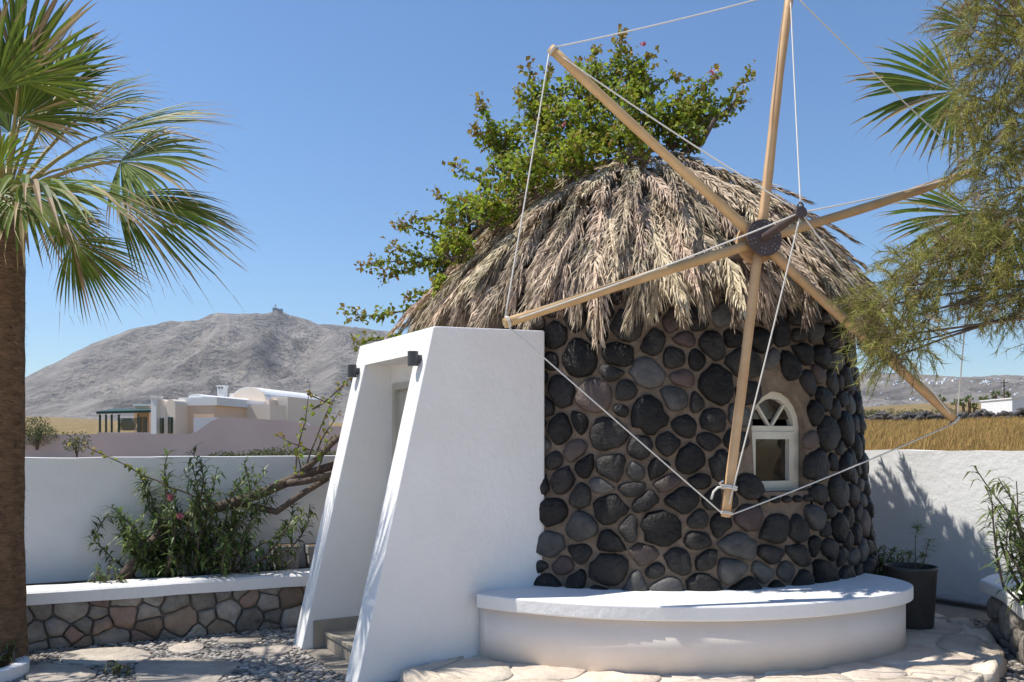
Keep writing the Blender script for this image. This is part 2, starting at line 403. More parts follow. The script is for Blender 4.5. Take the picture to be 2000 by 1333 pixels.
f4 = MB(); f4.add([wloc(u, z, .14) for u, z in rect(-fw, fw, WZ0+.03, WSP-.03)], [(0,1,2,3)]); f4.build('pane', M['dim_opening'], window)
f5 = MB(); pts = [(u, z) for u, z in inset(warch(WHW-.004), .03) if z > WSP-.01]; f5.add([wloc(u, z, .142) for u, z in pts], [tuple(range(len(pts)))]); f5.build('pane', M['dim_opening'], window)
# ------------------------------------------------------------------ thatch roof
RC = V((TC.x+.08, TC.y, 0))
prof = [(0,4.26),(.42,4.19),(.84,3.99),(1.18,3.73),(1.47,3.45),(1.74,3.14),(1.94,2.90),(2.05,2.74)]
def roofpt(a, s):          # s 0 apex .. 1 eave, by profile index
    x = s*(len(prof)-1); i = min(int(x), len(prof)-2); t = x-i
    r = prof[i][0]+(prof[i+1][0]-prof[i][0])*t; z = prof[i][1]+(prof[i+1][1]-prof[i][1])*t
    return V((RC.x+r*math.sin(a), RC.y-r*math.cos(a), z))
b = MB(); NA_ = 72
for k in range(25):
    for i in range(NA_):
        a = 2*math.pi*i/NA_; p = roofpt(a, max(.001, k/24)); d = .05+.03*noise.noise((p.x*3, p.y*3, p.z*3))
        b.v.append((p.x, p.y, p.z-d))
b.f = [(k*NA_+i, k*NA_+(i+1) % NA_, (k+1)*NA_+(i+1) % NA_, (k+1)*NA_+i) for k in range(24) for i in range(NA_)]
b.f.append(tuple(range(NA_)))
for i in range(NA_):        # closed soffit back to the wall
    a = 2*math.pi*i/NA_; b.v.append((TC.x+1.85*math.sin(a), TC.y-1.85*math.cos(a), 2.82))
o_ = 25*NA_; b.f += [(24*NA_+i, 24*NA_+(i+1) % NA_, o_+(i+1) % NA_, o_+i) for i in range(NA_)]
roof = b.build('roof', M['thatch_base'], hut, smooth=True)
def frond_mesh(seed, length, hang=0):
    rg = random.Random(seed); b = MB(); bend = rg.uniform(-.10, .10)
    def ax(t):             # rachis: x down-slope, z outward
        return V((length*t, bend*t*t, .035*math.sin(t*2.6) - hang*t*t))
    b.tube([ax(i/8) for i in range(9)], [.011*(1-.75*i/8) for i in range(9)], 4)
    n = 78
    for s in (-1, 1):
        for i in range(n):
            t = .06+.94*(i+rg.random()*.8)/n; p = ax(min(t, 1))
            L = (.23 if t < .6 else .23*(1-.5*(t-.6)/.4))*rg.uniform(.6, 1.25)
            ang = R(rg.uniform(8, 38))*(1-.3*t); d = V((math.cos(ang), s*math.sin(ang), rg.uniform(-.16, .26)))
            m = p+d*L*.5; d2 = (d+V((.5, -s*.15, rg.uniform(-.55, -.1)-hang*.3))).normalized(); e = m+d2*L*.5
            wv = V((0, 0, 1)).cross(d).normalized()*rg.uniform(.0035,.0062); wv.z += rg.uniform(-.006, .006)
            b.add([p-wv*.6, p+wv*.6, m+wv, m-wv, e], [(0,1,2,3),(3,2,4)])
    return b.mesh('frond')
fm = [frond_mesh(i, rnd(.85, 1.15)) for i in range(7)]; fe = [frond_mesh(30+i, rnd(.38, .58), .16) for i in range(7)]
for m_ in fm+fe: m_.materials.append(M['thatch'])
nf = 0
rows = [(.05,14),(.14,20),(.23,28),(.31,35),(.39,40),(.47,44),(.55,46),(.63,48),(.71,50),(.78,54),(.85,58)]
for ri, (s, n) in enumerate(rows):
    for i in range(n):
        a = 2*math.pi*(i+rnd(-.35, .35))/n + ri*.7
        aa = (a+math.pi) % (2*math.pi)-math.pi
        if abs(aa-R(8)) > R(124): continue
        s2 = s+rnd(-.035, .035); p = roofpt(a, max(.01, s2)); q = roofpt(a, min(1, max(.02, s2+.12)))
        x = (q-p).normalized(); lat = V((math.cos(a), math.sin(a), 0)); z = x.cross(lat).normalized()
        if z.z < 0: z = -z
        lat = z.cross(x); tw = rnd(-.2, .2); x2 = (x*math.cos(tw)+lat*math.sin(tw)).normalized()
        lift = rnd(-.12, -.02) if s < .2 else rnd(-.02, .08) if s < .7 else rnd(-.05, .06); x2 = (x2+z*lift).normalized(); lat = z.cross(x2).normalized(); z = x2.cross(lat)
        Mx = Matrix((x2, lat, z)).transposed().to_4x4(); Mx.translation = p+z*rnd(.01, .05)
        o = bpy.data.objects.new('frond', random.choice(fe if s > .69 else fm)); COL.objects.link(o); o.parent = roof
        sc = rnd(.8, 1.15)*(.62 if s < .2 else 1); o.matrix_basis = Mx @ Matrix.Diagonal((sc, rnd(.8, 1.15), 1, 1)); nf += 1
print('fronds', nf)

# ------------------------------------------------------------------ porch
PA = V((.857, .515, 0)).normalized(); PL = V((-PA.y, PA.x, 0)); PO = V((-1.02, 5.50, 0))
def pp(t, l, z): q = PO + PA*t + PL*l; return V((q.x, q.y, z))
W, TH, TT = 1.41, .22, .565           # porch width, wall thickness, top set-back of the leaning front
def side(l0, l1, te=1.95):
    b = MB(); pr = [(0,-.02),(te,-.02),(te,2.43),(TT,2.40)]
    b.add([pp(t, l0, z) for t, z in pr]+[pp(t, l1, z) for t, z in pr], [(0,1,2,3),(7,6,5,4)]+[(i,(i+1) % 4+0,(i+1) % 4+4,i+4) for i in range(4)])
    return b
porch = side(0, TH, 1.475).build('porch', M['plaster'], hut, bevel=.012, smooth=False)
side(W-TH, W).build('porch_wall', M['plaster'], porch, bevel=.012)
b = MB(); zb = 2.225; tb = TT*zb/2.40
b.add([pp(t, l, z) for l in (TH-.004, W-TH+.004) for t, z in ((TT+.002,2.398),(1.95,2.448),(1.95,zb),(tb+.002,zb))], [(0,1,2,3),(7,6,5,4),(0,1,5,4),(1,2,6,5),(2,3,7,6),(3,0,4,7)])
b.build('porch_roof', M['plaster'], porch)
TD = .735
b = MB(); Md = Matrix((PA, PL, V((0,0,1)))).transposed().to_4x4(); Md.translation = PO
dl0, dl1, dz0, dz1 = TH+.06, W-TH-.055, .13, 2.075
b.box((TD+.02, TH-.002, .1), (TD+.14, dl0, zb+.002), Md); b.box((TD+.02, dl1, .1), (TD+.14, W-TH+.002, zb+.002), Md); b.box((TD+.021, dl0-.002, dz1), (TD+.139, dl1+.002, zb+.001), Md)
b.build('door_surround', M['plaster'], porch)
b = MB(); b.box((TD+.045, dl0+.05, dz0), (TD+.085, dl1-.05, dz1-.05), Md)
door = b.build('door', M['door'], hut)
b = MB(); b.box((TD+.0, dl0-.001, dz0), (TD+.07, dl0+.05, dz1), Md); b.box((TD+.0, dl1-.05, dz0), (TD+.07, dl1+.001, dz1), Md); b.box((TD+.001, dl0+.05, dz1-.05), (TD+.069, dl1-.05, dz1), Md)
b.build('door_frame', M['door'], door)
for k in range(6):
    l = dl0+.07+k*.128; b = MB(); b.box((TD+.036, l, dz0+.02), (TD+.0452, l+.12, dz1-.07), Md); b.build('plank', M['door'], door)
b = MB(); b.tube([Md @ V((TD-.02, dl1-.13, 1.08)), Md @ V((TD-.02, dl1-.24, 1.08))], .011, 8); b.tube([Md @ V((TD-.02, dl1-.13, 1.08)), Md @ V((TD+.04, dl1-.13, 1.08))], .011, 8); b.build('handle', M['bolt'], door)
b = MB(); b.box((.19, TH+.002, 0), (TD+.03, W-TH-.002, .128), Md); step = b.build('step', M['tile'], hut, bevel=.006)
for l0, l1 in ((W-TH-.016, W-TH-.001), (TH+.001, TH+.016)):
    b = MB(); b.box((.10, l0, .0), (TD, l1, .215), Md); b.build('skirting', M['tile'], step)
b = MB(); b.box((.178, TH+.02, .105), (.195, W-TH-.02, .131), Md); b.build('step_nosing', M['tile'], step)
# wall lamps on the leaning front faces and one under the porch ceiling
fn = (pp(0, 0, 0)-pp(1, 0, 0)); lean = math.atan2(TT, 2.40)
for l, label in ((TH*.5, 0), (W-TH*.5, 1)):
    z = 2.18; t = TT*z/2.40
    c = pp(t-.055, l, z); b = MB()
    b.tube([c+V((0,0,-.05)), c+V((0,0,.05))], .037, 16)
    lampo = b.build('wall_lamp', M['lamp'], porch, bevel=0)
    b = MB(); b.tube([pp(t-.03, l, z), pp(t+.01, l, z)], .03, 10); b.build('bracket', M['lamp'], lampo)
c = pp(TT+.13, TH+.25, zb-.02); b = MB(); b.tube([c+V((0,0,-.03)), c+V((0,0,.02))], .035, 12); b.build('ceiling_lamp', M['lamp'], porch)

# ------------------------------------------------------------------ curved bench
out_ = [(-.25,5.87),(.05,5.68),(.5,5.50),(.91,5.425),(1.31,5.41),(1.65,5.45),(2.06,5.57),(2.45,5.76),(2.74,5.95),(2.92,6.15),(2.99,6.37),(2.95,6.62),(2.82,6.85)]
def spline(p, m=5):
    r = []
    for i in range(len(p)-1):
        a, b_, c, d = p[max(i-1,0)], p[i], p[i+1], p[min(i+2,len(p)-1)]
        for k in range(m):
            t = k/m; r.append(tuple(.5*((2*b_[j])+(c[j]-a[j])*t+(2*a[j]-5*b_[j]+4*c[j]-d[j])*t*t+(-a[j]+3*b_[j]-3*c[j]+d[j])*t**3) for j in (0,1)))
    return r+[tuple(p[-1])]
bo = spline(out_)
def toward(p, k): v = V((p[0]-TC.x, p[1]-TC.y)); return (p[0]-v.x/v.length*k, p[1]-v.y/v.length*k)
inner = [toward(p, 0) for p in bo]
def inring(p): v = V((p[0]-TC.x, p[1]-TC.y)); v = v/v.length*1.95; return (TC.x+v.x, TC.y+v.y)
def strip(b, A, B, z0, z1):
    n = len(A); vs = [(*p, z1) for p in A]+[(*p, z1) for p in B]+[(*p, z0) for p in A]+[(*p, z0) for p in B]
    fs = []
    for i in range(n-1): fs += [(i,i+1,n+i+1,n+i),(2*n+i,3*n+i,3*n+i+1,2*n+i+1),(i,2*n+i,2*n+i+1,i+1),(n+i,n+i+1,3*n+i+1,3*n+i)]
    fs += [(0,n,3*n,2*n),(n-1,3*n-1,4*n-1,2*n-1)]
    b.add(vs, fs)
b = MB(); A = [toward(p, .055) for p in bo]; strip(b, A, [inring(p) for p in A], .09, .455)
bench = b.build('bench', M['bench_wall'], hut, smooth=False)
b = MB(); strip(b, bo, [inring(p) for p in bo], .452, .55); sl_ = b.build('seat_slab', M['plaster'], bench)
mod = sl_.modifiers.new('b', 'BEVEL'); mod.width = .018; mod.segments = 3; mod.limit_method = 'ANGLE'; mod.angle_limit = R(50)
for o in (bench, sl_):
    for p in o.data.polygons: p.use_smooth = abs(p.normal.z) < .5 and o is bench

# ------------------------------------------------------------------ plinth of flagstones round the bench
pl = [(-.66,5.66),(-.45,5.34),(-.1,5.14),(.5,4.98),(1.3,4.92),(2.1,5.02),(2.75,5.33),(3.25,5.78),(3.55,6.3),(3.72,6.85),(3.75,7.5),(3.4,8.4),(1.5,8.6),(-.2,6.2)]
b = MB(); b.prism(pl, -.02, .090); plinth = b.build('plinth', M['flagfloor']); tag(plinth, kind='structure')
rg = random.Random(21)
def clip_convex(poly, hull):
    for i in range(len(hull)):
        a, c = hull[i], hull[(i+1) % len(hull)]; poly = clip(poly, a, (c[1]-a[1], -(c[0]-a[0])))
        if len(poly) < 3: return []
    return poly
for poly in cells(-.8, 4.0, 4.85, 8.2, .55, 8, 1.4, relax=0):
    q = clip_convex(poly, pl)
    if len(q) < 3: continue
    q, c = round_poly(q, .995, 18, 1, gap=.006)
    if max(math.dist(p, c) for p in q) < .06 or (V(c)-V(TC[:2])).length < 2.1: continue
    boulder(q, c, .03, lambda u, v, h: V((u, v, .074+h)), rg, rings=((1,-.6),(.995,.7),(.97,.97),(.5,1.0)), rough=.22).build('flagstone', M['flag'], plinth, smooth=True)
edge = spline(pl[:11], 4)
acc = 0; last = V(edge[0])
for p, q in zip(edge, edge[1:]):
    acc += math.dist(p, q)
    if acc > .30:
        m_ = (V(p)+V(last))/2; ang = math.atan2(p[1]-last.y, p[0]-last.x); hw = acc*.5
        ol = [(hw*.97*math.copysign(abs(math.cos(t))**.6, math.cos(t)), .10*math.copysign(abs(math.sin(t))**.6, math.sin(t))) for t in [2*math.pi*k/12 for k in range(12)]]
        ol = [(m_.x+u*math.cos(ang)-v*math.sin(ang), m_.y+u*math.sin(ang)+v*math.cos(ang)) for u, v in ol]
        boulder(ol, (m_.x, m_.y), .125, lambda u, v, h: V((u+.02*noise.noise((u*9, v*9, h*9)), v+.02*noise.noise((u*9, v*9, 5)), h*.9-.01)), rg, rings=((1.0,-.1),(1.05,.35),(1.02,.75),(.93,.95),(.55,1.0)), rough=.16).build('edge_stone', M['flag'], plinth, smooth=True)
        last = V(p); acc = 0

# ------------------------------------------------------------------ sail wheel
WD = 5.9; hubp = P(1483.5, 471, WD); waz, wel, roll = R(12.4), R(6.4), R(-49.3); PLEN = .33*WD
wnrm = V((math.sin(waz)*math.cos(wel), -math.cos(waz)*math.cos(wel), math.sin(wel)))
wu = V((0,0,1)).cross(wnrm).normalized(); wv = wnrm.cross(wu)
wheel = thing('sail_wheel', hubp, 'six-pole windmill sail wheel of pale pine with rope rigging in front of thatch', 'windmill wheel')
def disc(b, c, nrm, r0, th, n=36):
    b.tube([c-nrm*th/2, c+nrm*th/2], r0, n)
b = MB(); disc(b, hubp+wnrm*.062, wnrm, .130, .014); plate = b.build('hub_plate', M['steel'], wheel)
b = MB(); disc(b, hubp-wnrm*.058, wnrm, .145, .03); b.build('back_plate', M['wood'], wheel)
b = MB(); disc(b, hubp, wnrm, .05, .09, 16); b.build('hub_core', M['steel'], wheel)
axe = hubp + wnrm*.53; 
b = MB(); b.tube([hubp-wnrm*.55, hubp+wnrm*.05], .05, 14); b.build('shaft', M['steel'], wheel)
b = MB(); b.tube([hubp+wnrm*.06, axe], [.030,.027], 16); b.tube([axe-wnrm*.03, axe+wnrm*.012], .038, 16); bow = b.build('axle', M['steel'], wheel)
b = MB()
for k in range(10): 
    a = 2*math.pi*k/10; b.tube([axe+wv*.045+(wv*math.cos(a)+wu*math.sin(a))*.02, axe+wv*.045+(wv*math.cos(a+.63)+wu*math.sin(a+.63))*.02], .006, 5)
b.build('eye_ring', M['steel'], bow)
tips = []
for i in range(6):
    a = roll+R(60*i); d = wu*math.sin(a)+wv*math.cos(a); tip = hubp+d*PLEN; tips.append(tip); b = MB()
    pts = []; rr = []; sd_ = rnd(-.006, .006); pe = wnrm.cross(d)
    for k in range(13):
        t = k/12; pts.append(hubp+d*(.055+(PLEN-.055)*t)+pe*sd_*math.sin(t*5+i)+wnrm*(.004*math.sin(t*7+i))); rr.append(.0345-.003*t+.0012*math.sin(t*23+i*2))
    b.tube(pts, rr, 12); pole = b.build('pole', M['wood'], wheel, smooth=True)
    for f_ in pole.data.polygons:
        if len(f_.vertices) > 4: f_.use_smooth = False
    for rr_ in (.085, .115):
        for s in (-1, 1):
            c = hubp+d*rr_*.95+pe*s*.013+wnrm*.07; b = MB(); b.tube([c, c+wnrm*.007], .0065, 6); b.build('bolt', M['bolt'], plate)
def rope(p, q, sag, name='rope', r=.0052):
    b = MB(); n = 12; b.tube([p.lerp(q, k/n)+V((0,0,-sag*4*(k/n)*(1-k/n))) for k in range(n+1)], r, 5); b.build(name, M['rope'], wheel, smooth=True)
for i in range(6):
    rope(tips[i], tips[(i+1) % 6], .015 if i != 4 else .0); rope(axe, tips[i], .02)
    d = (tips[i]-hubp).normalized(); b = MB()
    for k in range(2):
        c = tips[i]-d*(.02+.010*k); b.tube([c+(wnrm*math.cos(a)+wnrm.cross(d)*math.sin(a))*.037 for a in [R(30*j) for j in range(13)]], .0045, 5)
    b.build('lashing', M['rope'], wheel)
d = (tips[4]-hubp).normalized(); c0 = tips[4]-d*.19; pe = wnrm.cross(d); b = MB()
for k in range(2): b.tube([c0-d*.014*k+(wnrm*math.cos(a)+pe*math.sin(a))*.046 for a in [R(30*j) for j in range(13)]], .008, 6)
side_ = 1 if pe.x < 0 else -1; s0 = c0+pe*side_*.05
b.tube([s0, s0+V((-.03,0,.0)), s0+V((-.06,0,-.03)), s0+V((-.075,0,-.08))], .008, 6); b.tube([s0, s0+V((-.02,-.01,.03)), s0+V((.0,-.02,.045))], .008, 6)
b.build('rope_knot', M['rope'], wheel, smooth=True)

# ------------------------------------------------------------------ left: garden wall, planter
LD = V((.905, .425, 0)).normalized(); LN = V((-LD.y, LD.x, 0)); LP0 = V((-3.71, 6.44, 0))
def lp(t, n, z): q = LP0+LD*t+LN*n; return V((q.x, q.y, z))
def wall_mesh(a, d, nrm, length, th, h, seg, wob):
    b = MB(); n = int(length/seg); nz = 8
    for face in (0, 1):
        for i in range(n+1):
            for k in range(nz+1):
                p = a+d*(i*length/n)+nrm*(th*face); z = h*k/nz
                wv_ = wob*noise.noise((i*seg*1.3, z*1.7, face*7)); top = .012*noise.noise((i*seg*2.2, 0, 4)) if k == nz else 0
                b.v.append((p.x+nrm.x*wv_, p.y+nrm.y*wv_, z+top-.02*(k == 0)))
    st = (n+1)*(nz+1); I = lambda f_, i, k: f_*st+i*(nz+1)+k
    for i in range(n):
        for k in range(nz): b.f += [(I(0,i,k),I(0,i+1,k),I(0,i+1,k+1),I(0,i,k+1)),(I(1,i,k),I(1,i,k+1),I(1,i+1,k+1),I(1,i+1,k))]
        b.f.append((I(0,i,nz),I(0,i+1,nz),I(1,i+1,nz),I(1,i,nz)))
    for i in (0, n): b.f += [(I(0,i,k),I(1,i,k),I(1,i,k+1),I(0,i,k+1)) for k in range(nz)]
    return b
o = wall_mesh(lp(-3.2, .85, 0), LD, LN, 7.3, .25, 1.47, .15, .012).build('garden_wall', M['plaster_old'], smooth=True)
tag(o, 'shaded white plastered garden wall behind the oleander planter', 'wall')
md = o.modifiers.new('e', 'EDGE_SPLIT'); md.split_angle = R(40)
planter = thing('planter', lp(1, .2, 0), 'low rubble stone planter with white cap below the oleander', 'planter')
b = MB(); Ml = Matrix((LD, LN, V((0,0,1)))).transposed().to_4x4(); Ml.translation = LP0
b.box((-2.6, .03, -.02), (2.42, .26, .362), Ml); core = b.build('wall', M['joint'], planter)
rg = random.Random(4)
for poly in cells(-1.6, 2.4, .0, .365, .135, 33, 1.5, relax=0):
    q, c = round_poly(poly, .985, 18, 0, gap=.005)
    q = [(u+.014*noise.noise((u*16, v*16, 3)), v+.014*noise.noise((u*16, v*16, 8))) for u, v in q]
    if max(math.dist(p, c) for p in q) < .03: continue
    bb = boulder(q, c, rg.uniform(.03,.06), lambda u, v, h: lp(u, .03-h, max(v, .002)), rg, rings=((1,-.3),(.99,.6),(.93,.93),(.5,1.0)), rough=.3)
    bb.build('stone', M['rubble_red'] if rg.random() < .2 else M['rubble'], core, smooth=True)
b = MB(); nc = 30
vs_ = []
for i in range(nc+1):
    t = -2.6+5.02*i/nc
    for (n_, z) in ((-.035,.362),(-.04,.45),(-.02,.466),(.27,.466),(.28,.362)):
        k = .006*noise.noise((t*3, n_*5, z*5)); vs_.append(lp(t, n_+k, z+k))
b.add(vs_, [(i*5+k, (i+1)*5+k, (i+1)*5+(k+1) % 5, i*5+(k+1) % 5) for i in range(nc) for k in range(5)]+[(0,1,2,3,4),tuple(nc*5+k for k in range(5))])
b.build('cap', M['plaster'], planter)
b = MB(); b.box((-2.6, .262, 0), (2.42, .84, .40), Ml); b.build('soil', M['soil'], planter)

# ------------------------------------------------------------------ right: garden wall, planter bench, pots
RD = V((.52, -.854, 0)).normalized(); RN = V((.854, .52, 0)).normalized(); RP0 = V((3.89, 9.30, 0))
o = wall_mesh(RP0-RD*2.6, RD, RN, 7.5, .25, 1.52, .15, .02).build('garden_wall', M['plaster_old'], smooth=True)
tag(o, 'sunlit white plastered garden wall in front of the golden field', 'wall'); md = o.modifiers.new('e', 'EDGE_SPLIT'); md.split_angle = R(40)
rp = [(3.86,6.98),(3.80,6.6),(3.66,6.2),(3.52,5.8),(3.45,5.3),(3.5,4.6),(4.6,4.4),(5.9,5.9),(5.2,7.2),(4.3,7.35)]
rps = spline(rp+[rp[0]], 4)[:-1]; rcx, rcy = 4.5, 6.0
rplant = thing('planter', (rcx, rcy, 0), 'white-topped curved stone planter at the right edge with an oleander', 'planter')
b = MB(); ins = [(x+(rcx-x)*.09, y+(rcy-y)*.07) for x, y in rps]; b.prism(ins, -.02, .37); rc_ = b.build('wall', M['joint'], rplant)
b = MB(); hole = [(x+(rcx-x)*.42, y+(rcy-y)*.34) for x, y in rps]; nn2 = len(rps)
vs_ = [(*p, .37) for p in rps]+[(*p, .47) for p in rps]+[(*p, .47) for p in hole]+[(*p, .37) for p in hole]
b.add(vs_, [(i+k*nn2, (i+1) % nn2+k*nn2, (i+1) % nn2+((k+1) % 4)*nn2, i+((k+1) % 4)*nn2) for i in range(nn2) for k in range(4)])
cap_ = b.build('cap', M['plaster'], rplant); md = cap_.modifiers.new('b', 'BEVEL'); md.width = .018; md.segments = 3; md.limit_method = 'ANGLE'; md.angle_limit = R(50)
b = MB(); b.prism([(x+(rcx-x)*.35, y+(rcy-y)*.3) for x, y in rps], .36, .40); b.build('soil', M['soil'], rplant)
L_ = 0; rg = random.Random(9)
for i in range(nn2):
    p, q = ins[i], ins[(i+1) % nn2]; L_ += math.dist(p, q)
tot = L_
def along(u):
    u = u % tot; i = 0
    while True:
        p, q = ins[i % nn2], ins[(i+1) % nn2]; l = math.dist(p, q)
        if u <= l: break
        u -= l; i += 1
    t = u/l; d = V((q[0]-p[0], q[1]-p[1])).normalized(); nrm = V((d.y, -d.x)); c = V((p[0]+(q[0]-p[0])*t, p[1]+(q[1]-p[1])*t))
    if nrm.dot(c-V((rcx, rcy))) < 0: nrm = -nrm
    return c, nrm
for poly in cells(0, min(3.2, tot), .0, .36, .21, 51, 1.3):
    q, c = round_poly(poly, .97, 12, 1, gap=.010)
    if max(math.dist(p, c) for p in q) < .03: continue
    def mf(u, v, h):
        cc, nr = along(u); return V((cc.x+nr.x*h, cc.y+nr.y*h, max(v, .002)))
    boulder(q, c, .045, mf, rg, rings=((1,-.3),(.98,.5),(.86,.9),(.5,1.0)), rough=.16).build('stone', M['rubble'], rc_, smooth=True)
def lathe(b, c, pr, n=28):
    o = len(b.v)
    for r, z in pr:
        for k in range(n): a = 2*math.pi*k/n; b.v.append((c[0]+r*math.cos(a), c[1]+r*math.sin(a), c[2]+z))
    b.f += [(o+i*n+k, o+i*n+(k+1) % n, o+(i+1)*n+(k+1) % n, o+(i+1)*n+k) for i in range(len(pr)-1) for k in range(n)]
pc = V((3.27, 6.93, .10))
potr = thing('plant_pot', pc, 'tall charcoal cylinder pot with feathery seedling beside the curved bench', 'plant pot')
b = MB(); lathe(b, pc, [(0,.004),(.165,.0),(.172,.01),(.198,.46),(.206,.465),(.208,.49),(.198,.492),(.192,.47),(.187,.43)]); b.build('pot', M['pot'], potr, smooth=True)
b = MB(); b.prism([(pc.x+.189*math.cos(R(20*k)), pc.y+.189*math.sin(R(20*k))) for k in range(18)], .49, .53); b.build('soil', M['soil'], potr)

# ------------------------------------------------------------------ foliage builders
def leaf(b, p, d, up, L, Wd, fold=.25, droop=.15):
    d = d.normalized(); s = d.cross(up)
    if s.length < 1e-3: s = d.orthogonal()
    s.normalize(); n = s.cross(d)
    m = p+d*L*.45+n*L*.04; e = p+d*L-n*L*droop
    b.add([p, m+s*Wd*.5+n*Wd*fold, m, m-s*Wd*.5+n*Wd*fold, e], [(0,1,2),(0,2,3),(1,4,2),(2,4,3)])
def rdir(rg): 
    while True:
        v = V((rg.uniform(-1,1), rg.uniform(-1,1), rg.uniform(-1,1)))
        if .05 < v.length < 1: return v.normalized()
def wander(p, q, n, amp, rg):
    pts = []
    a = rdir(rg)*amp; c = rdir(rg)*amp
    for i in range(n+1):
        t = i/n; pts.append(p.lerp(q, t)+a*math.sin(t*math.pi)+c*math.sin(t*2*math.pi)*.5+(rdir(rg)*amp*.12 if 0 < i < n else V((0,0,0))))
    return pts

# bougainvillea
boug = thing('bougainvillea', lp(1.05, .5, .40), 'bougainvillea vine climbing from planter over the left of thatch roof', 'bougainvillea')
rg = random.Random(12)
trunkpts = [lp(.62,.5,.38), P(322,1035,7.45), P(380,1003,7.5), P(450,985,7.55), P(520,960,7.6), P(575,935,7.7), P(630,918,7.85), P(690,890,8.1), P(740,800,8.4), P(790,690,8.6), P(850,560,8.3), P(930,450,8.1), P(1010,370,7.9), P(1100,310,7.8)]
b = MB(); b.tube(trunkpts, [.055,.05,.05,.047,.045,.047,.045,.042,.04,.04,.038,.035,.03,.02], 9); b.build('trunk', M['bark'], boug, smooth=True)
br = MB(); lv = MB(); ly = MB()
def spray(p, q, rg, dens=60, lsize=.055, spread=.07, r0=.009, young=.25):
    n = max(4, int((q-p).length/.09)); pts = wander(p, q, n, .05*(q-p).length, rg)
    br.tube(pts, [r0*(1-.75*i/n) for i in range(n+1)], 5, cap=False)
    L = (q-p).length
    for i in range(int(dens*L)):
        t = rg.random()**.8; x = t*n; k = min(int(x), n-1); c = pts[k].lerp(pts[k+1], x-k)+rdir(rg)*spread*rg.random()
        d = (rdir(rg)+V((0,-.2,-.25))+(q-p).normalized()*.3); s = lsize*rg.uniform(.55, 1.2)
        leaf(ly if (t > .8 and rg.random() < young*2) or rg.random() < young*.25 else lv, c, d, rdir(rg)+V((0,0,1)), s, s*.72, .2, .12)
for i0 in range(7):       # second gnarled stem and limbs near the planter
    pass
for pts_, r_ in (([P(470,985,7.6), P(540,1000,7.55), P(590,965,7.6), P(640,935,7.8)], [.03,.03,.028,.025]), ([P(575,935,7.7), P(610,905,7.8), P(645,870,7.9), P(700,820,8.2)], [.03,.03,.027,.025]), ([P(555,945,7.65),P(600,940,7.6),P(650,925,7.8),P(700,900,8.2)],[.035,.03,.03,.03])):
    br.tube(pts_, r_, 8)
for a_, c_ in (((575,935,7.7),(605,760,7.7)), ((600,905,7.8),(680,740,7.9)), ((605,880,7.7),(540,850,7.6)), ((590,930,7.7),(580,870,7.6)), ((430,990,7.4),(120,845,7.2)), ((620,880,7.8),(665,800,7.9)), ((600,770,7.7),(650,790,7.8)), ((610,800,7.7),(690,730,7.9)), ((620,920,7.7),(650,850,7.8))):
    spray(P(*a_), P(*c_), rg, 34, .055, .05, .010, .5)
blob = [(1010,350,8.6,.32),(1100,270,8.5,.40),(1210,235,8.45,.42),(1310,245,8.4,.30),(920,420,8.7,.26),(880,490,8.6,.20),(1150,170,8.6,.28),(1060,210,8.7,.27),(1250,160,8.6,.22),(985,270,8.8,.20),(1365,215,8.5,.20),(870,530,8.6,.14),(1000,420,8.3,.2),(1350,270,8.2,.14),(960,400,7.75,.24),(1040,330,7.75,.26),(900,480,7.9,.2),(1130,300,7.8,.24),(1230,280,7.8,.22),(870,560,8.1,.13)]
def mass(cx, cy, d, r, rg, dens):
    c = P(cx, cy, d); vol = r**3
    for i in range(int(dens*r*r)):
        v = rdir(rg); v = v*(rg.random()**.45)*r; v.y *= 1.1; v.z *= .8
        q = c+v
        if noise.noise(q*5.5) < -.12: continue
        s = .058*rg.uniform(.55, 1.2)
        leaf(ly if rg.random() < .18 else lv, q, rdir(rg)+V((-.2,-.3,-.25)), rdir(rg)*.6+V((-.4,0,1)), s, s*.74, .2, .12)
    for k in range(7):
        br.tube(wander(c-V((0,0,r*.7)), c+rdir(rg)*r*.9, 4, .05, rg), [.012,.01,.008,.006,.004], 5)
for cx, cy, d, r in blob: mass(cx, cy, d-.62, r*1.02, rg, 15000)
for a_, c_ in (((1100,330,8.7),(1030,125,8.6)), ((1180,220,8.5),(1215,60,8.5)), ((1210,200,8.5),(1205,95,8.5)), ((1250,240,8.5),(1225,95,8.6)), ((1290,260,8.4),(1400,145,8.4)), ((1360,250,8.3),(1470,140,8.3)), ((1370,240,8.3),(1435,215,8.3)), ((1380,240,8.3),(1455,190,8.3)), ((1000,380,8.6),(935,190,8.7)), ((1000,330,8.6),(925,245,8.7)), ((960,380,8.6),(880,320,8.7)), ((930,420,8.7),(850,380,8.7)), ((900,470,8.6),(770,435,8.6)), ((890,440,8.6),(800,425,8.6)), ((880,510,8.6),(705,520,8.6)), ((880,520,8.6),(760,480,8.6)), ((900,500,8.6),(740,545,8.6)), ((860,560,8.5),(795,585,8.5)), ((850,600,8.4),(670,612,8.3)), ((820,660,8.0),(695,668,8.0)), ((1080,260,8.6),(1010,170,8.6)), ((1130,200,8.6),(1130,115,8.6)), ((1260,180,8.5),(1330,150,8.5)), ((1300,210,8.5),(1345,175,8.4)), ((980,300,8.7),(945,265,8.7)), ((1220,160,8.5),(1280,110,8.5)), ((1170,180,8.5),(1165,95,8.6)), ((1060,210,8.6),(1075,130,8.6))):
    spray(P(a_[0],a_[1],a_[2]-.6), P(c_[0],c_[1],c_[2]-.55), rg, 190, .06, .10, .011, .4)
b = MB(); b.tube([P(1330,300,7.7), P(1370,280,7.65), P(1395,235,7.65), P(1420,220,7.7), P(1440,190,7.7)], [.03,.028,.022,.016,.01], 7)
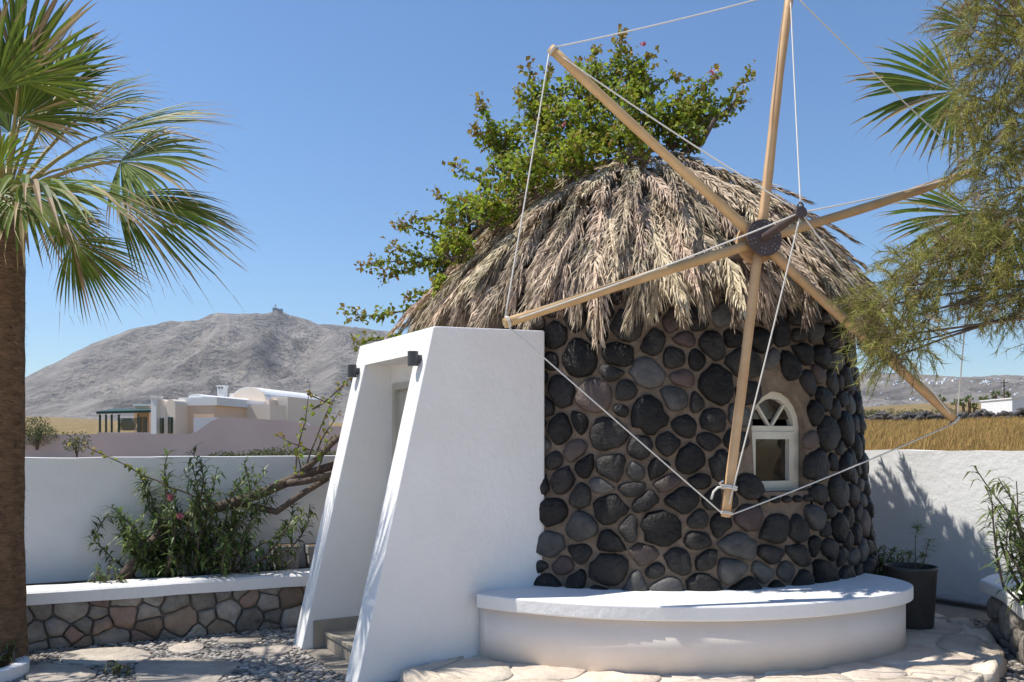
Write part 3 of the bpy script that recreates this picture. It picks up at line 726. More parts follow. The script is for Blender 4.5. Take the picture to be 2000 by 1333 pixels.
b.build('limb', M['bark'], boug, smooth=True)
br.build('branches', M['bark'], boug, smooth=True)['kind'] = 'stuff'
lv.build('foliage', M['boug'], boug, recalc=False); ly.build('young_leaves', M['boug_young'], boug, recalc=False)
b = MB()
for px, py, d in ((1100,243,7.6),(1390,142,7.7),(1256,85,7.8)):
    for k in range(9): leaf(b, P(px, py, d), rdir(rg), rdir(rg), .035, .03)
b.build('bracts', M['pink'], boug, recalc=False)

# oleanders
def oleander(name, base, stems, label, rg, L=.11, light=.12, flowers=(), sx=.12, amp=.06, wr=.24):
    t = thing(name, base, label, 'shrub'); st = MB(); a = MB(); c = MB()
    for tip, n in stems:
        p0 = base+V((max(-sx, min(sx, (tip.x-base.x)*.55+rg.uniform(-.06,.06))), rg.uniform(-.06,.06), 0)); pts = wander(p0, tip, 7, amp, rg)
        st.tube(pts, [.012*(1-.7*i/7) for i in range(8)], 5, cap=False)
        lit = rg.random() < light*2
        for i in range(n):
            f_ = .15+.85*(i/n)**.75; x = f_*7; k = min(int(x), 6); p = pts[k].lerp(pts[k+1], x-k)
            ax_ = (pts[k+1]-pts[k]).normalized(); d = rdir(rg); d = (d-ax_*d.dot(ax_)).normalized()*rg.uniform(.5,1.1)+ax_*rg.uniform(.0, .9)+V((0,0,rg.uniform(-.45,.1)))
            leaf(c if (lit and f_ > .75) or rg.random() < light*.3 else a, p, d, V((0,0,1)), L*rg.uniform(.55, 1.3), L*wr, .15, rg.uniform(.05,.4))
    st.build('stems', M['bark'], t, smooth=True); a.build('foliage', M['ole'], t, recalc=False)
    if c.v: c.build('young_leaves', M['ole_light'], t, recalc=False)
    for f_ in flowers:
        b = MB()
        for k in range(14): leaf(b, f_, rdir(rg), rdir(rg), .035, .03)
        b.build('flower', M['pink'], t, recalc=False)
    return t
rg = random.Random(3)
ob = lp(1.05, .5, .40)
tp = [(275,915),(330,885),(370,900),(300,960),(240,1000),(210,990),(205,1005),(270,1050),(250,1060),(340,950),(390,930),(420,915),(480,900),(490,920),(455,940),(520,920),(540,945),(430,960),(370,990),(310,1010),(290,1080),(340,1060),(410,1030),(460,1010),(500,985),(570,985),(600,985),(590,1005),(480,1060),(430,1090),(380,1090),(320,1110),(300,1115),(450,1110),(350,1030),(280,1010),(400,1060),(440,1050),(370,880),(355,920),(400,985),(470,960),(330,990),(260,1020),(285,940),(505,950),(330,930)]
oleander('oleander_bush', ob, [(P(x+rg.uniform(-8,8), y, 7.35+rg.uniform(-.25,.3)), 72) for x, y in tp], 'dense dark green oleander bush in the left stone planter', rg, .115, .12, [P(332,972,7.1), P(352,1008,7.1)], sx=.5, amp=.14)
oleander('young_oleander', lp(2.05,.42,.40), [(P(x, y, 7.6), 16) for x, y in ((515,1075),(530,1085),(545,1090),(505,1100),(540,1105))], 'small oleander sprig beside the grey square pots', rg, .09, .05)
oleander('young_oleander', lp(.33,.36,.40), [(P(x, y, 6.85), 22) for x, y in ((198,1110),(215,1100),(232,1115),(205,1130),(240,1130))], 'tiny oleander seedling on the planter cap left of the bush', rg, .07, .1)
tip2 = [(1905,915),(1925,950),(1950,935),(1985,940),(1975,990),(1960,985),(1945,1020),(1990,1010),(2010,960),(2040,980),(1965,1060),(1985,1075),(2000,1040),(2030,1050),(1975,1110),(1995,1100),(2060,940),(2080,1020),(1940,985)]
oleander('oleander_bush', V((3.85,5.95,.40)), [(P(x, y, 5.95+rg.uniform(-.3,.3)), 30) for x, y in tip2], 'narrow-leaved oleander growing from the right-hand planter', rg, .17, .7, amp=.12, wr=.13)
oleander('leafy_shrub', V((3.12,7.55,.10)), [(P(x, y, 7.4+rg.uniform(-.15,.15)), 70) for x, y in ((1715,1075),(1730,1068),(1750,1075),(1765,1085),(1720,1095),(1745,1095),(1775,1095),(1710,1110),(1760,1105))], 'dark leafy shrub in shade behind the charcoal pot', rg, .085, .5)
# feathery seedling in the pot
st = MB(); a = MB()
for tip, n in ((P(1792,1028,6.93), 60), (P(1815,1056,6.95), 36), (P(1775,1080,6.95), 60), (P(1800,1085,6.9), 60)):
    p0 = pc+V((rg.uniform(-.05,.05),0,.43)); pts = wander(p0, tip, 5, .02, rg); st.tube(pts, [.007,.006,.005,.004,.003,.002], 5, cap=False)
    for i in range(n):
        d = rdir(rg); d.z = abs(d.z)*.6-.1; leaf(a, tip-V((0,0,rg.random()**2*.09)), d, V((0,0,1)), rg.uniform(.05,.085), .009)
st.build('stems', M['bark'], potr); a.build('foliage', M['ole_light'], potr, recalc=False)
# square grey pots in the planter
for (px0, px1, y0, d), lab in (((531, 583, 1065, 7.85), 'grey square concrete pot on the planter near the porch'), ((597, 640, 1064, 8.0), 'second grey square pot half hidden by the porch')):
    c = P((px0+px1)/2, 1120, d); c.z = .40; hw = (px1-px0)/2/FPX*d; zt = P(0, y0, d).z; t = thing('square_pot', c, lab, 'plant pot')
    Mp = Matrix((LD, LN, V((0,0,1)))).transposed().to_4x4(); Mp.translation = c; b = MB(); h = zt-.40
    def frus(b, r0, r1, z0, z1):
        b.add([Mp @ V((sx*r, sy*r, z)) for r, z in ((r0,z0),(r1,z1)) for sx, sy in ((-1,-1),(1,-1),(1,1),(-1,1))], [(0,3,2,1),(4,5,6,7)]+[(i,(i+1) % 4,(i+1) % 4+4,i+4) for i in range(4)])
    frus(b, hw*.8, hw*.9, 0, h*.68); b.build('body', M['greypot'], t, bevel=.004); b = MB(); frus(b, hw*.98, hw*1.0, h*.681, h); b.build('rim', M['greypot'], t, bevel=.004)
    b = MB(); frus(b, hw*.85, hw*.85, h-.02, h+.003); b.build('soil', M['soil'], t)

# ------------------------------------------------------------------ fan palms
def fan_leaf(A, H, T, rg, half=R(95), nseg=42, flat=None, gravity=.35, dry=.12, windx=.25):
    """petiole A->H, blade of folded segments from H, longest towards T; returns (leaf, dry tips, petiole) meshes"""
    lf, dr, pt = MB(), MB(), MB()
    mid = A.lerp(H, .5)+V((0,0,.05)); pts = [A, A.lerp(mid, .5)+V((0,0,.015)), mid, mid.lerp(H, .6)+V((0,0,.01)), H]; pt.tube(pts, [.02,.016,.013,.011,.009], 6)
    ax = (T-H); RL = ax.length; ax.normalize(); nrm = flat or V((0,-.35,1)); sd_ = ax.cross(nrm).normalized(); nrm = sd_.cross(ax)
    for i in range(nseg):
        u = -1+2*(i+.5)/nseg; ph = u*half; d = ax*math.cos(ph)+sd_*math.sin(ph); Ls = RL*(1-.38*abs(u)**1.5)*rg.uniform(.88, 1.06)
        dphi = 2*half/nseg; tw = nrm*rg.uniform(-.10,.10); d = (d+tw).normalized(); q = d.cross(nrm).normalized(); nn = q.cross(d)
        st_ = []; N_ = 7
        for k in range(N_+1):
            t = k/N_; r = Ls*t; wd = r*dphi*.60 if t < .52 else Ls*.52*dphi*.60*max(.03, 1-((t-.52)/.48)**1.3)
            dz = gravity*Ls*max(0, t-.35)**2*(1+rg.uniform(-.2,.2)); p = H+d*r+V((windx*dz*.6,0,-dz))+nrm*(.10*Ls*math.sin(t*1.6)*(1-abs(u)*.5)-.06*Ls*abs(u)*t)
            fold = wd*.38; st_ += [p-q*wd+nn*fold, p, p+q*wd+nn*fold]
        F = []
        for k in range(N_): F += [(k*3,k*3+1,k*3+4,k*3+3),(k*3+1,k*3+2,k*3+5,k*3+4)]
        isdry = rg.random() < dry
        cut = N_-1 if rg.random() < .6 else N_-2
        if isdry: dr.add(st_, F)
        else:
            lf.add(st_[:(cut+1)*3], F[:cut*2]); dr.add(st_[cut*3:], [tuple(i-cut*3 for i in f) for f in F[cut*2:]])
        if rg.random() < .35:     # threads at the split edges
            e = V(st_[-2]); dr.add([e, e+V((.004,0,0)), e+d*.10+V((rg.uniform(-.03,.06),0,rg.uniform(-.12,.02)))], [(0,1,2)])
    return lf, dr, pt
def palm(name, base, top, rad, leaves, label, rg, stubs=True):
    t = thing(name, base, label, 'palm tree'); b = MB(); n = 26; m_ = 22
    for k in range(n+1):
        z = k/n; c = base.lerp(top, z); r = rad*(1.12-.12*min(1, z*4)+.05*z)
        for j in range(m_):
            a_ = 2*math.pi*j/m_; rr = r*(1+.05*noise.noise((math.cos(a_)*2, math.sin(a_)*2, z*14))+.035*abs(math.sin(z*45+.6*math.sin(a_*2))))
            b.v.append((c.x+rr*math.cos(a_), c.y+rr*math.sin(a_), c.z))
    b.f = [(k*m_+j, k*m_+(j+1) % m_, (k+1)*m_+(j+1) % m_, (k+1)*m_+j) for k in range(n) for j in range(m_)]+[tuple(range(n*m_, n*m_+m_))]
    tr = b.build('trunk', M['palmtrunk'], t, smooth=True)
    b = MB()
    H_ = (top-base).length
    for i in range(900):      # loose fibre on the bark
        a_ = rg.uniform(0, 6.28); z = rg.uniform(.12, 1); c = base.lerp(top, z)+V((math.cos(a_), math.sin(a_), 0))*rad*1.03; s = V((-math.sin(a_), math.cos(a_), 0))
        e = c+V((math.cos(a_), math.sin(a_), 0))*rg.uniform(.01,.045)+s*rg.uniform(-.04,.04)+V((0,0,rg.uniform(-.06,.03))); b.add([c+s*.006, c-s*.006, e], [(0,1,2)])
    b.build('fibre', M['palmtrunk'], tr, recalc=False)
    for lf in leaves:
        A, H, T, kw = lf; l, d, p = fan_leaf(A, H, T, rg, **kw)
        po = l.build('frond', M['palmleaf'], t, smooth=False, recalc=False); d.build('dry_tips', M['palmdry'], po, recalc=False); p.build('petiole', M['petiole'], po, smooth=True)
    return t
rg = random.Random(77); D = 6.0
crown = P(8, 395, D)
def L_(ax, ay, hx, hy, tx, ty, dh=0, dt=0, **kw): return (P(ax, ay, D), P(hx, hy, D+dh), P(tx, ty, D+dt), kw)
lvs = [L_(12,400,38,160,70,-90,-.1,-.2, half=R(100), flat=V((0.1,-1,.1)), gravity=.12),
       L_(20,390,110,190,215,40,.3,.4, half=R(85), flat=V((-.3,-1,.3)), gravity=.3),
       L_(30,385,190,268,470,225,.15,.2, half=R(55), flat=V((0,-.7,1)), gravity=.25),
       L_(40,380,235,315,425,335,-.2,-.35, half=R(80), flat=V((0.1,-1,.5)), gravity=.4),
       L_(40,372,225,385,490,505,.0,.0, half=R(48), flat=V((.2,-1,.6)), gravity=.3),
       L_(40,375,280,400,480,455,.3,.4, half=R(42), flat=V((.2,-.8,.8)), gravity=.35),
       L_(20,385,45,372,110,490,-.35,-.6, half=R(105), flat=V((.1,-1,.75)), gravity=.5),
       L_(30,400,140,470,265,600,-.1,-.1, half=R(60), flat=V((.2,-1,.3)), gravity=.25),
       L_(10,400,60,250,170,215,.35,.5, half=R(90), flat=V((.2,-.7,.7)), gravity=.6),
       L_(10,400,-10,180,-90,-40,-.2,-.3, half=R(95), flat=V((-.1,-1,.2)), gravity=.2),
       L_(5,400,-90,300,-290,210,.1,.1, half=R(80), flat=V((0,-.7,.7))),
       L_(5,400,-110,380,-310,430,-.2,-.3, half=R(80), flat=V((0,-.7,.8))),
       L_(5,410,-60,450,-170,590,.1,.1, half=R(70), flat=V((0,-.9,.4))),
       L_(10,400,20,260,30,60,.7,1.2, half=R(90), flat=V((0,-.5,1)), gravity=.5),
       L_(10,400,60,360,150,400,-.9,-1.6, half=R(85), flat=V((0,-.2,1)), gravity=.5),
       L_(10,400,-60,380,-160,420,-.9,-1.5, half=R(85), flat=V((0,-.2,1)), gravity=.5),
       L_(10,400,60,400,140,430,.9,1.6, half=R(85), flat=V((0,.2,1)), gravity=.5),
       L_(10,400,120,330,300,290,.7,1.1, half=R(75), flat=V((0,-.3,1)), gravity=.45)]
lvs += [L_(20,395,150,235,330,150,.45,.7, half=R(70), flat=V((-.1,-.8,.8)), gravity=.45), L_(10,400,40,230,130,60,.15,.25, half=R(95), flat=V((.2,-1,.3)), gravity=.25),
        L_(25,395,120,420,200,520,.25,.35, half=R(75), flat=V((.1,-1,.6)), gravity=.35), L_(5,400,0,330,-20,230,-.6,-1.0, half=R(95), flat=V((.1,-.6,.8)), gravity=.5)]
pbase = V((-3.655, 6.0, 0))
palm('fan_palm', pbase, V((-3.66, 6.0, 3.35)), .165, lvs, 'windswept fan palm with shaggy brown trunk at the left edge', rg)
# low white kerb bed round its foot
kb = MB(); kp = [(-3.75+.42*math.cos(R(12*k))*1.0, 5.75+.36*math.sin(R(12*k))) for k in range(30)]; ki = [(-3.75+.33*math.cos(R(12*k)), 5.75+.27*math.sin(R(12*k))) for k in range(30)]
vs_ = [(*p, 0) for p in kp]+[(*p, .085) for p in kp]+[(*p, .085) for p in ki]+[(*p, 0) for p in ki]; kb.add(vs_, [(i+k*30, (i+1) % 30+k*30, (i+1) % 30+(k+1) % 4*30, i+(k+1) % 4*30) for i in range(30) for k in range(4)])
ko = kb.build('tree_bed', M['plaster']); tag(ko, 'low white kerb ring round the foot of the left palm', 'kerb')
rg = random.Random(8)
oleander('low_shrub', V((-3.45,5.62,.02)), [(PZ(x, 1290, .05)+V((0,.0,z)), 30) for x, z in ((5,.22),(18,.27),(30,.2),(-10,.25),(40,.12),(12,.12),(25,.14))], 'dark low shrub at the foot of the left palm', rg, .06, .1)
oleander('dry_tuft', PZ(228,1322,0), [(PZ(x, 1322, 0)+V((0,0,z)), 36) for x, z in ((205,.05),(215,.08),(228,.095),(240,.085),(250,.05),(222,.06),(235,.06))], 'small dry tuft growing between the paving slabs', rg, .03, .9)
# right palm, behind the tamarisk
D = 7.6
c_ = (2010, 300)
lvs = [L_(2125,300,1868,178,1650,205,-.2,-.3, half=R(100), flat=V((-.1,-1,.4)), gravity=.22),
       L_(2125,320,1900,420,1715,470,.1,.1, half=R(75), flat=V((0,-1,.5)), gravity=.2),
       L_(2125,290,1905,60,1790,10,.2,.3, half=R(80), flat=V((0,-1,.4)), gravity=.3),
       L_(2125,290,2030,90,2040,-120,0,0, half=R(90), flat=V((0,-1,.2))),
       L_(2130,300,2140,190,2330,180,0,0, half=R(80), flat=V((0,-.8,.5))),
       L_(2130,310,2150,380,2320,450,0,0, half=R(80), flat=V((0,-.8,.6))),
       L_(2130,310,1960,420,1920,560,-.7,-1.0, half=R(80), flat=V((0,-1,.4)))]
pb2 = P(2130, 300, D); pb2.z = 0
palm('fan_palm', pb2, P(2130, 320, D), .16, lvs, 'fan palm half hidden behind the feathery tree at right', rg)

# ------------------------------------------------------------------ tamarisk (feathery tree) top right
rg = random.Random(19); TD_ = 5.5
tam = thing('tamarisk_tree', V((5.05,5.6,.0)), 'feathery tamarisk tree with drooping needle foliage at upper right', 'tree')
b = MB(); b.tube([V((5.05,5.6,-.02)), V((5.0,5.6,.8)), V((4.9,5.55,1.7)), V((4.8,5.5,2.5)), V((4.7,5.5,3.3)), V((4.5,5.5,4.2)), V((4.35,5.5,5.0))], [.13,.12,.11,.10,.08,.06,.04], 12); b.build('trunk', M['bark'], tam, smooth=True)
clumps = [(1945,30,5.5,.30),(1985,110,5.4,.30),(1930,190,5.6,.24),(1990,230,5.4,.28),(1940,300,5.5,.22),(1990,370,5.4,.25),(1925,430,5.6,.22),(1980,480,5.4,.24),(1855,480,5.6,.18),(1800,520,5.5,.20),(1845,560,5.5,.2),(1760,560,5.4,.17),(1715,600,5.35,.15),(1770,620,5.4,.18),(1720,660,5.3,.14),(1785,670,5.4,.15),(1905,530,5.5,.2),(1960,560,5.5,.18),(1985,590,5.4,.16),(1740,700,5.35,.10),(1930,600,5.5,.12),
          (2060,150,5.5,.4),(2060,400,5.4,.4),(2080,560,5.6,.35),(2150,250,5.8,.5),(2040,-80,5.6,.4),(1930,-90,5.6,.35),(2180,-50,5.8,.5),(2250,450,5.8,.5),(2150,640,5.6,.4)]
nd = MB(); ndry = MB(); tw = MB()
for cx, cy, d, r in clumps:
    c = P(cx, cy, d); inframe = cx < 2030
    root_ = V((4.65, 5.5, min(4.4, max(2.7, c.z+.30))))
    lim = wander(root_, c, 6, .06, rg); tw.tube(lim, [.022,.018,.015,.012,.010,.007,.005], 6)
    for k in range(int((54 if inframe else 22)*(r/.2)**1.7)):
        v = rdir(rg)*r*rg.random()**.5; p = c+V((v.x*1.1, v.y, v.z*.9))
        dr_ = (v.normalized()*.6+V((-.35,-.1,-.15))+rdir(rg)*.5).normalized(); Lt = rg.uniform(.12, .26); pts = []
        q = p.copy(); dd = dr_.copy()
        for s in range(5):
            pts.append(q.copy()); q = q+dd*Lt/4; dd = (dd+V((0,0,-.22))+rdir(rg)*.08).normalized()
        tw.tube(pts, [.003,.0026,.0022,.0018,.0012], 3, cap=False)
        tgt = ndry if rg.random() < .16 else nd
        for i in range(36 if inframe else 20):
            t = (i+rg.random())/36*(1 if inframe else 1.8); x = min(.999, t)*4; kk = int(x); pq = pts[kk].lerp(pts[kk+1], x-kk); dl = (pts[kk+1]-pts[kk]).normalized()
            nd_ = (dl*.8+rdir(rg)*.75+V((0,0,-.1))).normalized(); Ln = rg.uniform(.045, .095); s = nd_.cross(rdir(rg)).normalized()*.0023
            tgt.add([pq-s, pq+s, pq+nd_*Ln], [(0,1,2)])
tw.build('branches', M['bark'], tam, smooth=True)['kind'] = 'stuff'; nd.build('needles', M['needle'], tam, recalc=False); ndry.build('dry_needles', M['needle_dry'], tam, recalc=False)
print('needles', len(nd.f)+len(ndry.f))

rg = random.Random(23)
gt = thing('garden_tree', V((-5.35,5.35,0)), 'leafy garden tree left of the palm shading the paving', 'tree')
b = MB(); b.tube([V((-5.35,5.35,-.02)), V((-5.3,5.33,1.2)), V((-5.2,5.3,2.4)), V((-5.15,5.3,3.4))], [.11,.09,.07,.04], 10)
b.build('trunk', M['bark'], gt, smooth=True)
lf_ = MB(); bb_ = MB()
for k in range(34):
    c = V((-5.1,5.2,3.6))+V((rg.uniform(-1,1)*.95, rg.uniform(-1,1)*1.25, rg.uniform(-.8,.9)))
    bb_.tube(wander(V((-5.18,5.3,rg.uniform(2.3,3.3))), c, 5, .08, rg), [.022,.018,.014,.010,.007,.004], 5)
    for i in range(46): leaf(lf_, c+rdir(rg)*rg.random()*.26, rdir(rg), rdir(rg)+V((0,0,1)), rg.uniform(.06,.10), .045, .2, .1)
bb_.build('branches', M['bark'], gt, smooth=True)['kind'] = 'stuff'; lf_.build('crown', M['boug'], gt, recalc=False)
# ------------------------------------------------------------------ yard: slabs and pebbles
rg = random.Random(31)
slabs = [[(130,1270),(250,1262),(300,1275),(285,1290),(180,1297),(100,1290)],[(60,1292),(170,1300),(205,1318),(150,1336),(40,1332)],[(260,1290),(330,1283),(470,1290),(465,1300),(405,1340),(280,1345),(262,1318)],[(330,1258),(395,1252),(400,1270),(340,1276)],[(170,1330),(210,1322),(200,1350),(150,1352)],[(480,1262),(560,1255),(575,1275),(500,1284)],[(420,1245),(500,1240),(520,1252),(430,1258)],[(300,1360),(420,1350),(430,1400),(300,1410)]]
sw = []
for s in slabs:
    q = [tuple(PZ(x, y, .02)[:2]) for x, y in s]; q, c = round_poly(q, 1, 16, 1); sw.append((q, c))
    o = boulder([(u+.03*noise.noise((u*7, v*7, 1)), v+.03*noise.noise((u*7, v*7, 2))) for u, v in q], c, .016, lambda u, v, h: V((u, v, h+.004)), rg, rings=((1,-.3),(.99,.7),(.97,.97),(.5,1.0)), rough=.25).build('paving_slab', M['slab'], bpy.data.objects['yard_paving'], smooth=True)
b = MB(); ico = bmesh.new(); bmesh.ops.create_icosphere(ico, subdivisions=1, radius=1); iv = [v.co.copy() for v in ico.verts]; fi = [tuple(v.index for v in f.verts) for f in ico.faces]; ico.free()
def inpoly(p, q):
    r = False
    for i in range(len(q)):
        a, c = q[i], q[i-1]
        if (a[1] > p[1]) != (c[1] > p[1]) and p[0] < (c[0]-a[0])*(p[1]-a[1])/(c[1]-a[1])+a[0]: r = not r
    return r
np_ = 0
while np_ < 9000:
    if rg.random() < .75: x, y = rg.uniform(-4.2, -.5), rg.uniform(4.6, 7.5)
    else: x, y = rg.uniform(2.2, 4.4), rg.uniform(4.6, 7.6)
    if inpoly((x, y), pl) or any(inpoly((x, y), q) for q, c in sw): continue
    if x < 0 and (V((x, y, 0))-LP0).dot(LN) > -.0: continue
    if x > 0 and inpoly((x, y), ins): continue
    q = V((x, y, 0))-PO
    if q.dot(PA) > 0 and 0 < q.dot(PL) < W: continue
    s = rg.uniform(.010, .024); az = rg.uniform(0, 6.28); st_ = rg.uniform(1, 1.7); ca, sa = math.cos(az), math.sin(az)
    b.add([(x+s*(v.x*st_*ca-v.y*sa), y+s*(v.x*st_*sa+v.y*ca), .006+s*.55*v.z) for v in iv], fi); np_ += 1
o = b.build('pebbles', M['pebble'], smooth=True, recalc=False); tag(o, 'dark beach pebbles bedded between the paving slabs', 'pebbles', kind='stuff')
# hose along the foot of the right wall
b = MB()
for k in range(2): b.tube([RP0+RD*t-RN*(.10+.07*k+.03*math.sin(t*3+k))+V((0,0,.03+.02*k)) for t in [(-.6+.15*i) for i in range(22)]], .022, 8)
o = b.build('hose', M['greypot'], smooth=True); tag(o, 'pale double pipe lying along the foot of the sunlit wall', 'pipe')

# ------------------------------------------------------------------ middle distance, left
D = 26.0; b = MB()
topl = [(-700,850),(40,849),(370,848),(385,843),(412,823),(432,816),(440,815),(560,822),(598,826),(602,832),(660,833),(900,834)]
pw = MB(); n = len(topl); yd = lambda px: D + (px-400)*.006
vs_ = []
for dd in (0, .35):
    for px, py in topl: p = P(px, py, yd(px)); vs_ += [(p.x, p.y+dd, p.z), (p.x, p.y+dd, .3)]
for i in range(n-1): pw.f += [(2*i,2*i+2,2*i+3,2*i+1),(2*n+2*i,2*n+2*i+1,2*n+2*i+3,2*n+2*i+2),(2*i,2*n+2*i,2*n+2*i+2,2*i+2)]
pw.v = [tuple(v) for v in vs_]
o = pw.build('boundary_wall', M['pinkwall']); tag(o, 'long pink plastered boundary wall stepping up towards the house', 'wall')
def pbox(b, x0, x1, y0, y1, d, dep):
    p, q = P(x0, y1, d), P(x1, y0, d); b.box((p.x, d, p.z), (q.x, d+dep, q.z))
def vault(b, x0, x1, y0, ytop, d, dep, n=14):
    p, q, t = P(x0, y0, d), P(x1, y0, d), P(0, ytop, d); cx, hw, h = (p.x+q.x)/2, (q.x-p.x)/2, t.z-p.z
    prf = [(cx-hw*math.cos(math.pi*k/n), p.z+h*math.sin(math.pi*k/n)) for k in range(n+1)]
    m = n+1; b.add([(x, d, z) for x, z in prf]+[(x, d+dep, z) for x, z in prf], [tuple(range(m)), tuple(range(m, 2*m))]+[(k,k+1,m+k+1,m+k) for k in range(n)]+[(0,m,2*m-1,n)])
D = 48.0
h1 = thing('house', P(370,850,D), 'peach and white house with twin arched gables and green windows', 'house')
b = MB(); pbox(b, 350, 424, 793, 862, D, 7); b.build('wall', M['peach'], h1)
b = MB(); pbox(b, 346, 430, 777, 792.7, D-.05, 8); vault(b, 365, 395, 777, 770, D+.2, 6); b.build('roof', M['farwhite'], h1)
b = MB()
for x0, x1 in ((311,330),(331,351)): pbox(b, x0, x1, 792, 862, D-1.2, 6); vault(b, x0, x1, 792, 780, D-1.2, 6)
gab = b.build('gable', M['cream'], h1)
for x0, x1, y0 in ((317,325,817),(335,345,815)):
    b = MB(); pbox(b, x0, x1, y0, 847, D-1.27, .1); wo = b.build('window', M['green'], h1); b = MB(); pbox(b, x0+2, x1-2, y0+2, 847, D-1.3, .05); b.build('pane', M['dim_opening'], wo)
b = MB(); pbox(b, 299, 311, 776, 862, D-1.4, .5); pbox(b, 297.5, 312.5, 773, 776.5, D-1.45, .6); b.build('chimney', M['farwhite'], h1)
h2 = thing('house', P(500,830,D+6), 'cream barrel-vaulted house with white chimney above the pink wall', 'house')
d2 = D+5
b = MB(); pbox(b, 420, 447, 778, 862, d2-.6, 6); pbox(b, 447, 536, 781, 862, d2, 7); b.build('wall', M['cream'], h2)
b = MB(); pbox(b, 458, 556, 791, 862, d2-2, 1.98); b.build('annex', M['cream'], h2)
b = MB(); pbox(b, 534, 568, 776, 862, d2+1, 6); b.build('wing', M['cream'], h2)
b = MB(); vault(b, 452, 528, 781, 756, d2+.4, 8); pbox(b, 444, 462, 768, 781.2, d2+.8, 5); b.build('roof', M['farwhite'], h2); b = MB(); vault(b, 455, 526, 781, 758, d2+.3, .2); b.build('gable', M['cream'], h2)  # cream end cap: shade on the white vault's front, put into its colour
b = MB(); pbox(b, 431, 445, 754, 779, d2-.8, .45); pbox(b, 429.5, 446.5, 752, 754.5, d2-.85, .55); b.build('chimney', M['farwhite'], h2)
for x in (434, 440): b = MB(); pbox(b, x, x+3, 755.5, 758.5, d2-.83, .1); b.build('vent', M['dim_opening'], h2)
b = MB(); pbox(b, 378, 425, 816, 862, 30, 1.5); b.build('stair_wall', M['farwhite'], bpy.data.objects['boundary_wall'])
h3 = thing('house', P(285,850,D+4), 'small orange-washed house behind the green pergola', 'house')
b = MB(); pbox(b, 268, 302, 793, 862, D+3, 5); b.build('wall', M['peach'], h3); b = MB(); pbox(b, 267, 303, 790, 793.2, D+2.9, 5.2); b.build('roof', M['farwhite'], h3)
for x0, x1 in ((276,284),(288,296)): b = MB(); pbox(b, x0, x1, 815, 848, D+2.95, .1); b.build('window', M['dim_opening'], h3)
pg = thing('pergola', P(240,850,D), 'dark green timber pergola with lattice screen beside the houses', 'pergola')
for x in (193, 205, 216, 230, 268, 297):
    b = MB(); pbox(b, x, x+2.5, 810, 862, D-.5 if x != 205 else D+2, .12); b.build('post', M['green'], pg)
b = MB(); p0, p1, p2, p3 = P(188,809,D-1), P(300,806,D-1), P(300,803,D+3), P(222,803,D+3); dz = V((0,0,.14)); b.add([p0,p1,p2,p3,p0+dz,p1+dz,p2+dz,p3+dz], [(0,3,2,1),(4,5,6,7),(0,1,5,4),(1,2,6,5),(2,3,7,6),(3,0,4,7)]); b.build('roof', M['green'], pg)
b = MB()
for k in range(14):
    x = 230+k*2.9
    for s in (-1, 1):
        a, c = P(x, 841, D-.4), P(x+s*12, 817, D-.4)
        if 229 < x+s*12 < 272: b.tube([a, c], .025, 4)
b.build('lattice', M['green'], pg)
b = MB(); pbox(b, 190, 300, 845, 862, D-1, .2); b.build('low_wall', M['pinkwall'], pg)
for h_ in (h1, h2, h3): h_.rotation_euler.z = -R(13)
# scrub by the pink wall, a grey-green tree
def bush(name, c, rx, ry, rz, n, ls, m, label, rg, cat='shrub', group=None, trunk=None):
    t = thing(name, c, label, cat, group); b = MB()
    for i in range(n):
        v = rdir(rg)*rg.random()**.4; q = V((c.x+v.x*rx, c.y+v.y*ry, c.z+rz+v.z*rz))
        if noise.noise(q*(1.6/max(.2, rx))) < -.22: continue
        leaf(b, q, rdir(rg)+V((0,0,.4)), rdir(rg), ls*rg.uniform(.6,1.3), ls*.45)
    b.build('crown' if trunk else 'foliage', m, t, recalc=False)
    s = MB()
    for k in range(5): s.tube(wander(c+V((0,0,-.1)), c+V((rg.uniform(-.5,.5)*rx, 0, rz*1.3)), 4, .05*rx, rg), [.05*rx,.04*rx,.03*rx,.02*rx,.01*rx], 5)
    s.build('trunk' if trunk else 'stems', M['bark'], t); return t
rg = random.Random(41)
c = P(72,850,24); bush('olive_tree', V((c.x,c.y,1.5)), .62, .6, .42, 2600, .06, M['shrub'], 'round grey-green olive tree left of the pergola', rg, 'tree', trunk=True)
for i, (x, r, lab) in enumerate(((440,.35,'dark low scrub at the base of the pink wall, leftmost'), (500,.42,'spiky green scrub in the middle of the pink wall base'), (555,.5,'pale dry scrub at the right of the pink wall base'), (640,.45,'scrub beside the porch at the end of pink wall'))):
    c = P(x, 885, 20); bush('scrub', V((c.x, c.y, 1.08)), r*1.3, r, r*.42, 900, .07, M['shrub'], lab, rg)
c = P(150,850,22); bush('scrub', V((c.x, c.y, 1.3)), .35, .35, .3, 500, .07, M['shrub'], 'small leafy shrub poking above the pink wall at left', rg)
# radio mast on the summit
b = MB(); p = max((v.co for v in bpy.data.objects['mountain'].data.vertices if abs(v.co.x/v.co.y*FPX+1000-535) < 9), key=lambda c: (c.z-EYE)/c.y).copy(); p.z += 1; b.box((p.x-9,p.y-5,p.z-8),(p.x+2,p.y+5,p.z+4)); b.box((p.x+2,p.y-4,p.z-8),(p.x+16,p.y+4,p.z+1)); b.tube([p+V((-3,0,0)), p+V((-3,0,15))], [1.2,.6], 6); b.tube([p+V((-7,0,10)), p+V((1,0,10))], .7, 5)
o = b.build('summit_station', M['greypot']); tag(o, 'radio station with mast on the mountain summit', 'building')

